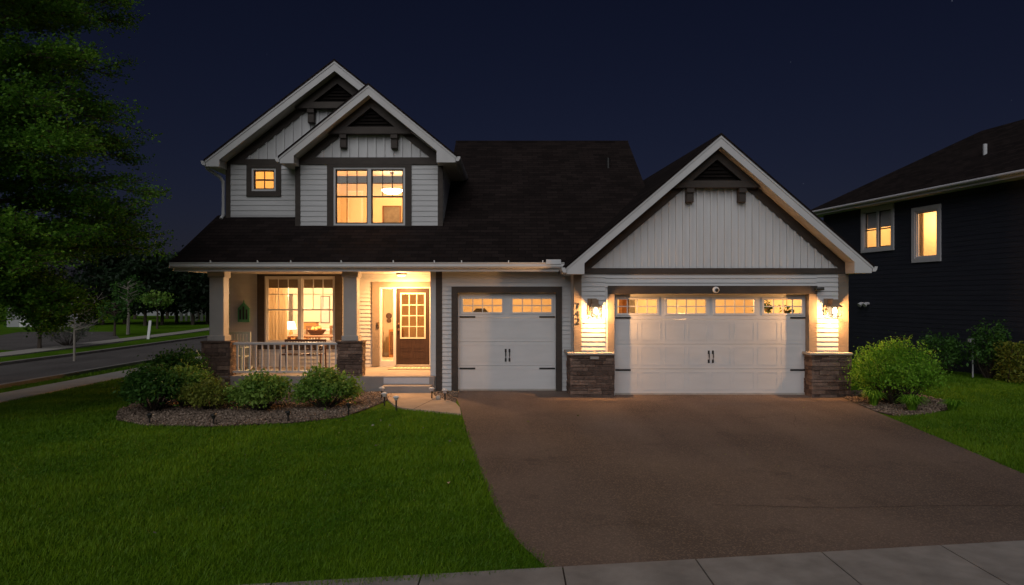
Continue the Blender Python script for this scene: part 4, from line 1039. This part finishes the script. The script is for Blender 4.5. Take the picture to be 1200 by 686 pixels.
def rough_bush(name, x, y, r, h, label, seed, mat, n=900, leaf=.1, group=None):
    return shrub(name, x, y, r, r, h, label, mat, seed, n, leaf, group, 40)
rough_bush('bush', X(80, 33), 33, .95, 1.35, 'greyish bush behind the bare sapling across the street', 401, M['blossom'], 900, .10)
rough_bush('bush', X(1107, 20.6), 20.8, .6, 1.25, 'dark bush against the neighbour wall, left of the post', 402, M['darkleaf'], 2400, .07, 'bushes along the neighbour wall')
rough_bush('bush', X(1158, 19.6), 19.6, .52, 1.65, 'tall dark bush against the neighbour wall, right of the post', 403, M['darkleaf'], 2600, .07, 'bushes along the neighbour wall')
t = thing('hedge', 'clipped boxy hedge at the right edge beside the neighbour house', 'hedge', (14.0, 18.6, 0))
g = np.random.default_rng(55); P = np.stack([g.uniform(13.1, 15.2, 6500), g.uniform(18.2, 19.2, 6500), g.uniform(.05, 1.05, 6500)], 1)+g.normal(0, .04, (6500, 3)); leaves(P, .075, 'foliage', M['yellowleaf'], t, g)
mb = MB()
for k in range(12): xx = 13.2+k*.17; mb.tube([(xx, 18.7, 0), (xx+.05, 18.6, .9)], .012, 5)
mb.build('stems', M['bark'], t)

# ------------------------------------------------------------------ porch furniture
t = thing('rocking_chair', 'pale green-white slatted rocking chair behind the left porch column', 'chair', (X(279, 17.75), 17.75, PF))
x0 = X(262, 17.75); x1 = X(288.5, 17.75); CPm = M['chairpaint']
zs = PF+.42; yb = 18.05
MB().box(x0+.02, x1-.02, 17.5, 18.0, zs-.03, zs).build('seat', CPm, t)
mb = MB(); tz = Z(389, 18.05)
for k in range(7): xx = x0+.05+(x1-x0-.1)*k/6; mb.box(xx-.02, xx+.02, yb, yb+.02, zs, tz-.04)
mb.box(x0, x1, yb-.01, yb+.03, tz-.06, tz); mb.box(x0, x0+.04, yb-.01, yb+.03, zs, tz-.06); mb.box(x1-.04, x1, yb-.01, yb+.03, zs, tz-.06); mb.build('backrest', CPm, t)
for xx in (x0, x1-.05):
    MB().box(xx-.01, xx+.06, 17.48, 18.05, zs+.20, zs+.225).build('armrest', CPm, t)
    MB().box(xx, xx+.04, 17.5, 17.54, PF+.06, zs+.2).build('leg', CPm, t); MB().box(xx, xx+.04, 17.98, 18.02, PF+.06, zs).build('leg', CPm, t)
    mb = MB(); mb.tube([(xx+.02, 17.3, PF+.09), (xx+.02, 17.5, PF+.045), (xx+.02, 17.75, PF+.03), (xx+.02, 18.0, PF+.045), (xx+.02, 18.25, PF+.1)], .025, 6); mb.build('rocker', CPm, t)
t = thing('porch_bench', 'dark brown slatted bench under the front room window', 'bench', (X(356, 18.5), 18.5, PF))
bx0, bx1 = X(332, 18.5), X(381, 18.5); bt = Z(398, 18.5); bm = M['bench']
mb = MB()
for k in range(5): mb.box(bx0+.03, bx1-.03, 18.15+k*.09, 18.22+k*.09, PF+.40, PF+.43)
mb.build('seat', bm, t)
mb = MB(); mb.box(bx0, bx1, 18.6, 18.64, bt-.06, bt); mb.box(bx0+.04, bx1-.04, 18.605, 18.635, PF+.5, PF+.54)
for k in range(14): xx = bx0+.07+(bx1-bx0-.14)*k/13; mb.box(xx-.012, xx+.012, 18.61, 18.63, PF+.54, bt-.06)
mb.build('backrest', bm, t)
for xx in (bx0, bx1-.05):
    mb = MB(); mb.tube([(xx+.025, 18.62, bt-.02), (xx+.025, 18.62, PF+.4), (xx+.025, 18.68, PF)], .022, 6); mb.build('leg', bm, t)
    mb = MB(); mb.tube([(xx+.025, 18.17, PF+.62), (xx+.025, 18.17, PF+.4), (xx+.025, 18.12, PF)], .022, 6); mb.build('leg', bm, t)
    MB().box(xx-.01, xx+.06, 18.12, 18.6, PF+.62, PF+.65).build('armrest', bm, t)
t = thing('wall_plaque', 'green house-shaped plaque hung on the porch siding', 'plaque', (X(287, PY), PY-.04, Z(365, PY)))
a, b, c0, c1, ap = X(279.8, PY), X(293.2, PY), Z(377.5, PY), Z(361.5, PY), Z(354.5, PY)
mb = MB(); mb.prism([(a, c0), (b, c0), (b, c1), ((a+b)/2, ap), (a, c1)], PY-.075, PY-.022, ch=.0); mb.tube([((a+b)/2, PY-.05, ap-.01), ((a+b)/2, PY-.05, ap+.07)], [.02, .008], 8); mb.build('panel', M['plaque'], t)
mb = MB()
for k in range(3): xx = a+.07+k*(b-a-.14)/2; mb.box(xx-.022, xx+.022, PY-.083, PY-.0755, c0+.07, c1-.03+(.08 if k == 1 else 0))
mb.build('relief', M['darksiding'], t)
t = thing('door_mat', 'beige patterned mat on the porch floor before the front door', 'mat', (X(482, 18.7), 18.75, PF))
MB().box(X(456, 18.7), X(508, 18.7), 18.45, 19.05, PF+.002, PF+.02).build('mat_body', M['mat'], t)
rg = random.Random(2); mb = MB(); xx = X(458, 18.7)+.06
while xx < X(504, 18.7): w = rg.uniform(.03, .07); mb.box(xx, xx+w, 18.6, 18.9, PF+.02, PF+.023); xx += w+rg.uniform(.03, .05)
mb.build('mat_pattern', M['wallcream'], t)

# ------------------------------------------------------------------ garden lights
def path_light(x, y, h, label, cap=True):
    t = thing('path_light', label, 'garden light', (x, y, 0), 'small garden lights along the bed and walk')
    s = 1.0 if cap else .8
    mb = MB(); mb.lathe((x, y, -.05), [(.016, 0), (.016, h)], 8); mb.build('stake', M['black'], t)
    mb = MB(); mb.lathe((x, y, h-.06), [(.03*s, 0), (.04*s, .008), (.045*s, .05)], 12); mb.build('lens', M['graytrim' if cap else 'black'], t)
    mb = MB(); mb.lathe((x, y, h-.01), [(.066*s, 0), (.07*s, .012), (.045*s, .034), (.018, .042)], 14); mb.build('cap', M['pipe'] if cap else M['black'], t)
for a in ((-2.30, 13.95, .29, 'tallest garden light, on the lawn edge before the walk', True), (-2.68, 14.75, .25, 'pale capped garden light in the gravel left of the walk', True), (-2.92, 15.75, .24, 'pale capped garden light beside the left end of the porch step', True),
          (-1.78, 15.6, .25, 'garden light at the right end of the porch step', True), (-1.46, 15.3, .25, 'garden light nearest the single garage door', True),
          (-3.13, 13.45, .23, 'short black garden light in the gravel below the light green shrub', False), (-4.08, 12.8, .18, 'short black garden light below the round green shrub', False), (-5.29, 12.45, .18, 'short black garden light below the low yellow shrub', False), (-6.45, 12.5, .18, 'short black garden light furthest left along the gravel edge', False)):
    path_light(*a)
mb = MB(); mb.lathe((-1.62, 15.45, .01), [(.02, 0), (.055, .025), (.065, .06), (.05, .095), (.01, .115)], 14); tag(mb.build('garden_stone', M['cap'], smooth=True), 'small pale round stone between two garden lights', 'stone')

def crack(pts, w, seed):
    rg = random.Random(seed); P = []
    for (a, b), (c, d) in zip(pts[:-1], pts[1:]):
        m = max(2, int(math.hypot(c-a, d-b)/.12))
        for i in range(m): t = i/m; P.append((a+(c-a)*t+rg.gauss(0, .012), b+(d-b)*t+rg.gauss(0, .012)))
    P.append(pts[-1]); mb = MB()
    for i in range(len(P)-1):
        (a, b), (c, d) = P[i], P[i+1]; ww = w*rg.uniform(.5, 1.2); l = math.hypot(c-a, d-b)+1e-6; nx_, ny_ = -(d-b)/l*ww, (c-a)/l*ww
        mb.quad((a-nx_, b-ny_, .0125), (a+nx_, b+ny_, .0125), (c+nx_, d+ny_, .0125), (c-nx_, d-ny_, .0125))
    mb.build('driveway_crack', M['mulch'])['kind'] = 'structure'
crack([(6.4, 7.55), (5.0, 7.6), (3.4, 7.52), (2.2, 7.62)], .006, 1); crack([(.4, 13.9), (1.1, 12.6), (1.0, 11.2), (1.7, 10.1)], .004, 2); crack([(5.2, 15.4), (5.5, 13.6), (4.9, 12.2)], .004, 3)

# gravel
def inside(P, poly):
    x, y = P[:, 0], P[:, 1]; r = np.zeros(len(P), bool); n = len(poly); j = n-1
    for i in range(n):
        xi, yi = poly[i]; xj, yj = poly[j]
        r ^= ((yi > y) != (yj > y)) & (x < (xj-xi)*(y-yi)/(yj-yi+1e-12)+xi); j = i
    return r
def sample(poly, dens, g):
    xs = [p[0] for p in poly]; ys = [p[1] for p in poly]
    n = int((max(xs)-min(xs))*(max(ys)-min(ys))*dens); P = np.stack([g.uniform(min(xs), max(xs), n), g.uniform(min(ys), max(ys), n)], 1)
    return P[inside(P, poly)]
g = np.random.default_rng(8)
P = np.concatenate([sample(BED, 950, g), sample(BED2, 700, g), sample(BED3, 700, g)])
n = len(P); base = np.array([(1, 0, 0), (0, 1, 0), (-1, 0, 0), (0, -1, 0), (0, 0, .75), (0, 0, -.5)], float)
fc = np.array([(0, 1, 4), (1, 2, 4), (2, 3, 4), (3, 0, 4), (1, 0, 5), (2, 1, 5), (3, 2, 5), (0, 3, 5)])
s = g.uniform(.010, .028, n); a = g.uniform(0, 6.28, n); Bv = base[None]*(1+.3*g.normal(0, 1, (n, 6, 1)))*s[:, None, None]
ca, sa = np.cos(a)[:, None], np.sin(a)[:, None]
V = np.stack([Bv[..., 0]*ca-Bv[..., 1]*sa, Bv[..., 0]*sa+Bv[..., 1]*ca, Bv[..., 2]], -1)+np.concatenate([P, (s*.5+.012)[:, None]], 1)[:, None]
T = g.random(n); Fc = (fc[None]+6*np.arange(n)[:, None, None]).reshape(-1, 3)
tag(np_mesh('gravel', V.reshape(-1, 3), Fc, M['gravel'], np.repeat(T, 8)), 'loose tan and grey gravel filling the planting beds', 'gravel', kind='stuff')

# ------------------------------------------------------------------ grass blades
g = np.random.default_rng(12)
def lawn_poly_left():
    return ccw([(-10.95, 4.0), (-10.95, 26), (-7.8, 26), (-8.0, 17.4)] + [(-8.25, 15.6), (-7.9, 14.0), (-7.34, 12.9), (-6.45, 12.3), (-5.2, 12.21), (-3.98, 12.55), (-3.16, 13.15), (-2.9, 14.0), (-2.3, 14.22), (-1.6, 13.82), (-1.0, 13.47),
                (-.74, 11.6), (-.43, 9.26), (-.22, 7.8), (-.06, 6.9), (.10, 6.35), (.36, walk_y(.34)-.005), (-.3, 5.66), (-1.3, 5.46), (-3, 5.2), (-7.6, 4.5)])
LAWN_L = lawn_poly_left()
LAWN_R = ccw([(6.2, walk_y(6.2)), (6.35, 7.6), (6.55, 8.95), (6.86, 11.2), (7.15, 13.3), (8.1, 13.55), (9.05, 14.25), (9.55, 15.4), (9.45, 17.0), (9.4, 27), (12.1, 27), (13.9, 19.8), (16, 15), (16, walk_y(16))])
STRIP = ccw([(-12.72, 8), (-12.72, 30), (-12.02, 30), (-12.02, 8)])
def mottle(P):
    x, y = P[:, 0], P[:, 1]; v = 0
    for a, fx, fy, ph in ((.20, 1.1, .7, .3), (.18, -1.9, 1.6, 2.1), (.14, 3.7, 2.3, 4.0), (.12, -5.3, 6.1, 1.2), (.08, 11.0, -8.3, .7), (.08, 17.0, 13.0, 3.3)):
        v = v+a*np.sin(fx*x+fy*y+ph+1.7*np.sin(.6*fy*x-.5*fx*y+ph*2))
    return (.5+v*.75).clip(0, 1)
def blades(polys, name, label):
    Ps = []
    for poly, dn in polys:
        P = sample(poly, dn, g)
        keep = g.random(len(P)) < np.clip((7.5/np.maximum(P[:, 1], 4.0))**1.35, .12, 1.0)
        P = P[keep]; Ps.append(P+g.normal(0, .028, P.shape))
    P = np.concatenate(Ps); n = len(P); y = P[:, 1]
    hgt = g.uniform(.028, .062, n)*(.62+.8*mottle(P)); w = .0042*(1+np.clip((y-6)/7, 0, 3))*g.uniform(.7, 1.3, n)
    a = g.uniform(0, 6.28, n); lean = g.normal(0, .022, (n, 2))+np.array([.008, .0])
    B = np.concatenate([P, np.zeros((n, 1))], 1); sx = np.stack([np.cos(a), np.sin(a), np.zeros(n)], 1)*w[:, None]
    tip = B+np.concatenate([lean, hgt[:, None]], 1)
    V = np.stack([B-sx, B+sx, tip], 1).reshape(-1, 3); Fc = np.arange(n*3).reshape(-1, 3)
    T = (g.random(n)*.26+.85*mottle(P)-.06).clip(0, 1)
    tag(np_mesh(name, V, Fc, M['blade'], T), label, 'grass', kind='stuff'); print('blades', n)
blades([(LAWN_L, 3600), (LAWN_R, 3600), (STRIP, 1500)], 'grass', 'short green lawn grass around the driveway')
# small clippings and fallen leaves lying on the lawn
P = sample(LAWN_L, .8, g); tag(leaves(np.concatenate([P, np.full((len(P), 1), .05)], 1), .045, 'fallen_leaves', M['blossom'], None, g, flat=.8), 'few pale fallen leaves scattered over the lawn', 'leaves', kind='stuff')
P = np.concatenate([sample(DRIVE, .35, g)]); tag(leaves(np.concatenate([P, np.full((len(P), 1), .018)], 1), .035, 'fallen_leaves', M['yellowleaf'], None, g, flat=.9), 'few small leaf bits scattered on the driveway', 'leaves', kind='stuff')

# ------------------------------------------------------------------ neighbour house (built in its own axes: x along the wall towards the street, y into the house)
NB = thing('neighbor_house', 'dark two-storey neighbour house with hip roof and two lit upper windows', 'house', (12.42, 28.0, 0), None, math.atan2(-.981, .196))
def nu(px):                                                   # wall coordinate seen at photo column px
    k = (px-600)/F; return (k*28.0-12.42)/(.196+.981*k)
def nz(px, py): u = nu(px); return H+(350-py)*(28.0-.981*u)/F
def nwin(pa, pb, pyt_a, pyb_a): return (nu(pa), nu(pb), nz(pa, pyb_a), nz(pa, pyt_a))
NE = 5.62; NW = 7.4; NLEN = 16.0
n1 = nwin(1012.5, 1045.5, 249, 293); n2 = nwin(1073, 1099.5, 248.5, 303.5)
def nbx(name, mb, mat, par=NB): return mb.build(name, M[mat], par, local=True)
mb = MB(); lap(mb, 0, NLEN, .25, NE, 0, [n1, n2], .15, .008); sheath(mb, 0, NLEN, 0, NE, .001, .15, [n1, n2]); mb.box(0, .15, .15, NW, 0, NE); mb.box(0, NLEN, NW, NW+.15, 0, NE); mb.box(NLEN-.15, NLEN, .15, NW, 0, NE)
nbx('wall', mb, 'darksiding')
mb = MB(); ov = .5; pt = .60; hz = NE+.10; hw = NW/2+ov
A, B_, C_, D_ = (-ov, -ov, hz), (NLEN+ov, -ov, hz), (NLEN+ov, NW+ov, hz), (-ov, NW+ov, hz); R0 = (hw-ov, NW/2, hz+hw*pt); R1 = (NLEN+ov-hw, NW/2, hz+hw*pt)
roofquad(mb, [A, B_, R1, R0]); roofquad(mb, [D_, A, R0]); roofquad(mb, [C_, D_, R0, R1]); roofquad(mb, [B_, C_, R1]); nr = nbx('roof', mb, 'shingle')
mb = MB(); vp = (nu(1101)-.0, 1.3, hz+1.8*pt); mb.lathe((vp[0]+.4, vp[1], vp[2]-.1), [(.06, 0), (.06, .42)], 10); nbx('vent_pipe', mb, 'pipe', nr)
mb = MB(); mb.box(-ov, NLEN+ov, -ov-.01, -ov+.02, NE-.08, hz-.005); mb.box(-ov+.001, -ov+.03, -ov+.02, NW+ov, NE-.08, hz-.006); nbx('fascia', mb, 'graytrim')
mb = MB(); mb.box(-ov+.03, NLEN+ov, -ov+.02, -.001, NE-.07, NE-.05); mb.box(-ov+.03, -.001, 0, NW, NE-.07, NE-.05); nbx('soffit', mb, 'graytrim')
mb = MB(); mb.prism([(-ov-.05, NE), (NLEN+ov, NE), (NLEN+ov, hz-.01), (-ov-.05, hz-.01)], -ov-.12, -ov-.011, ch=.03); nbx('gutter', mb, 'graytrim')
mb = MB(); mb.tube([(-.25, -ov-.04, NE), (-.2, -ov+.1, NE-.2), (.06, -.06, NE-.42), (.06, -.06, .2)], .045, 8); nbx('downspout', mb, 'graytrim')
for wv, ns in ((n1, 2), (n2, 1)):
    mb = MB(); trim_frame(mb, wv, .13 if ns == 1 else .11, -.05, .01, wt=.13); nbx('window_trim', mb, 'graytrim')
    wn = window(wv, 0, sashes=ns, part='top' if ns == 2 else 'fixed', grid=(1, 1), parent=NB, local=True, mat='graytrim', sashmat='black' if ns == 2 else 'graytrim')
    if ns == 2:
        mb = MB(); mb.box(wv[0]+.05, wv[1]-.05, .11, .13, wv[3]-.62, wv[3]-.05); nbx('blind', mb, 'graytrim', wn)
    else:
        mb = MB()
        for k in range(14): xx = wv[0]-.10+k*.016; mb.box(xx, xx+.010, .16+.02*(k % 2), .19+.02*(k % 2), wv[2]-.05, wv[3]+.05)
        nbx('curtain', mb, 'curtain', wn)
room(n1[0]-.6, n1[1]+.6, .16, 2.6, 2.9, 5.3, 'wallcream', parent=NB, local=True); room(n2[0]-.5, n2[1]+.6, .16, 2.4, 2.9, 5.3, 'wallcream', parent=NB, local=True)
rot = Matrix.Rotation(math.atan2(-.981, .196), 4, 'Z'); T0 = Vector((12.42, 28.0, 0))
def nworld(u, v, z): return T0 + rot @ Vector((u, v, z))
point_light('neighbor_bedroom_light', nworld((n1[0]+n1[1])/2, 1.3, 5.0), 110, (1, .58, .22), .12); point_light('neighbor_stair_light', nworld((n2[0]+n2[1])/2, 1.2, 4.9), 130, (1, .60, .24), .12)
uu = (n1[0]+n1[1])/2+.35; mb = MB(); mb.box(uu-.25, uu+.3, 2.56, 2.595, n1[2]+.1, n1[2]+.75); nbx('wall_print', mb, 'curtain')
mb = MB()
for px in (1012.5, 1018.5): u = nu(px); mb.tube([(u, -.02, nz(px, 356)), (u, -.12, nz(px, 356)), (u, -.2, nz(px, 358))], [.05, .06, .085], 10)
nbx('floodlight', mb, 'graytrim')
t = thing('utility_post', 'thin pale post with a small box before the neighbour wall', 'post', (X(1138.5, 19.9), 19.9, 0))
mb = MB(); px_, py_ = X(1140, 19.9), 19.9; mb.tube([(px_, py_, -.05), (px_, py_, 1.0)], .022, 8); mb.build('pole', M['pipe'], t)
MB().box(px_-.11, px_+.03, py_-.05, py_+.05, .95, 1.11).build('box', M['graytrim'], t)

# ------------------------------------------------------------------ across the side street
t = thing('marker_stake', 'white leaning marker stake beside the far pavement', 'stake', (X(175, 40), 40, 0))
mb = MB(); a = X(174.3, 39); mb.prism([(a-.09, 0), (a+.06, 0), (a+.17, .98), (a+.14, 1.03), (a+.03, 1.02)], 38.95, 39.0); mb.build('stake', M['white'], t)
def far_house(x, y, w, d, h, label, rz, door=True):
    t = thing('far_house', label, 'house', (x, y, 0), None, rz)
    L = lambda name, mb, mat, p=t: mb.build(name, M[mat], p, local=True)
    mb = MB(); mb.box(-w/2, w/2, 0, d, 0, h); L('wall', mb, 'housefar')
    mb = MB(); mb.prism([(-w/2-.4, h), (w/2+.4, h), (0, h+w*.32)], -.4, d+.4); L('roof', mb, 'shingle')
    mb = MB(); mb.prism([(-w/2-.4, h-.02), (-w/2-.1, h-.02), (0, h+w*.32-.25), (w/2+.1, h-.02), (w/2+.4, h-.02), (0, h+w*.32-.02)][:3]+[(0, h+w*.32-.02)], -.44, -.41); mb.prism([(w/2+.4, h-.02), (w/2+.1, h-.02), (0, h+w*.32-.25), (0, h+w*.32-.02)], -.44, -.41); L('rake_board', mb, 'white_trim')
    if door:
        mb = MB(); mb.box(-w*.32, w*.32, -.06, 0, 0, 2.3)
        for k in range(4): mb.box(-w*.31, w*.31, -.075, -.06, .05+k*.56, .55+k*.56)
        L('garage_door', mb, 'white')
    mb = MB(); trim_frame(mb, (-.6, .6, h-.2-1.0, h-.35), .1, -.05, -.001); L('window', mb, 'white'); mb = MB(); mb.box(-.6, .6, -.03, -.002, h-1.2, h-.35); L('pane', mb, 'black')
far_house(X(50, 56), 56, 5.0, 5, 2.3, 'pale house across the side street behind the crabapple', .25)
far_house(X(196, 92), 92, 8, 9, 3.0, 'pale house far behind the dark tree row', .1, False)
sheet('far_driveway', ccw([(-19.6, 29.5), (-19.9, 36), (-27, 47.5), (-33, 47), (-30, 40), (-23, 31)]), .006, M['road'])
far_fence = thing('pale_fence', 'pale picket fence showing between the dark far trunks', 'fence', (X(222, 70), 70, 0))
for k in range(7):
    xx = X(206+k*6, 70); mb = MB(); mb.box(xx-.12, xx+.12+.05*(k % 2), 70, 70.1, 0, 1.9+.35*((k*7) % 3)); mb.build('post', M['blossom'], far_fence)
mb = MB(); mb.box(X(204, 70), X(244, 70), 70.1, 70.15, .9, 1.0); mb.build('rail', M['graytrim'], far_fence)

# ------------------------------------------------------------------ night sky, moonlight, camera
az, el = 190.0, 38.0                                          # light comes from behind the camera, slightly right
w = bpy.data.worlds.new('World'); SC.world = w; w.use_nodes = True; nt = w.node_tree; nt.nodes.clear(); L = nt.links.new
sky = N(nt, 'ShaderNodeTexSky'); sky.sky_type = 'NISHITA'; sky.sun_disc = False; sky.sun_elevation = R(el); sky.sun_rotation = R(az)
mul = N(nt, 'ShaderNodeMix', data_type='RGBA', blend_type='MULTIPLY'); mul.inputs[0].default_value = 1.0; mul.inputs[7].default_value = (.56, .50, .84, 1)
bg = N(nt, 'ShaderNodeBackground'); bg.inputs['Strength'].default_value = .0049; ou = N(nt, 'ShaderNodeOutputWorld')
L(sky.outputs[0], mul.inputs[6]); L(mul.outputs[2], bg.inputs['Color'])
tc = N(nt, 'ShaderNodeTexCoord'); vo = N(nt, 'ShaderNodeTexVoronoi', i_Scale=42.0); L(tc.outputs['Generated'], vo.inputs['Vector'])
st = N(nt, 'ShaderNodeMapRange'); st.inputs['From Min'].default_value = .0; st.inputs['From Max'].default_value = .035; st.inputs['To Min'].default_value = 1; st.inputs['To Max'].default_value = 0
L(vo.outputs['Distance'], st.inputs['Value'])
sepc = N(nt, 'ShaderNodeSeparateColor'); L(vo.outputs['Color'], sepc.inputs[0]); gt = N(nt, 'ShaderNodeMapRange'); gt.inputs['From Min'].default_value = .6; gt.inputs['From Max'].default_value = 1.0; gt.inputs['To Max'].default_value = .16; L(sepc.outputs[0], gt.inputs['Value'])
mm = N(nt, 'ShaderNodeMath', operation='MULTIPLY'); L(st.outputs[0], mm.inputs[0]); L(gt.outputs[0], mm.inputs[1])
b2 = N(nt, 'ShaderNodeBackground'); b2.inputs['Color'].default_value = (.7, .8, 1, 1); L(mm.outputs[0], b2.inputs['Strength'])
ads = N(nt, 'ShaderNodeAddShader'); L(bg.outputs[0], ads.inputs[0]); L(b2.outputs[0], ads.inputs[1]); L(ads.outputs[0], ou.inputs['Surface'])

sl_ = bpy.data.lights.new('moonlight', 'SUN'); sl_.energy = 1.22; sl_.angle = R(60); sl_.color = (.965, .97, 1.0)
so = bpy.data.objects.new('moonlight', sl_); COL.objects.link(so)
dirv = Vector((math.sin(R(az))*math.cos(R(el)), math.cos(R(az))*math.cos(R(el)), math.sin(R(el))))
so.rotation_euler = dirv.to_track_quat('Z', 'Y').to_euler(); so.location = dirv*60

cam = bpy.data.cameras.new('camera'); co = bpy.data.objects.new('camera', cam); COL.objects.link(co)
co.location = (0, 0, H); co.rotation_euler = (R(90), 0, 0); cam.sensor_width = 36; cam.lens = 36*F/1200; cam.shift_y = 7/1200; cam.clip_end = 4000; cam.clip_start = .05
SC.camera = co
SC.view_settings.view_transform = 'Standard'; SC.view_settings.look = 'None'; SC.view_settings.exposure = 0; SC.view_settings.gamma = 1
SC.cycles.max_bounces = 6; SC.cycles.diffuse_bounces = 3; SC.cycles.transparent_max_bounces = 12; SC.cycles.sample_clamp_indirect = 4
SC.cycles.use_denoising = True
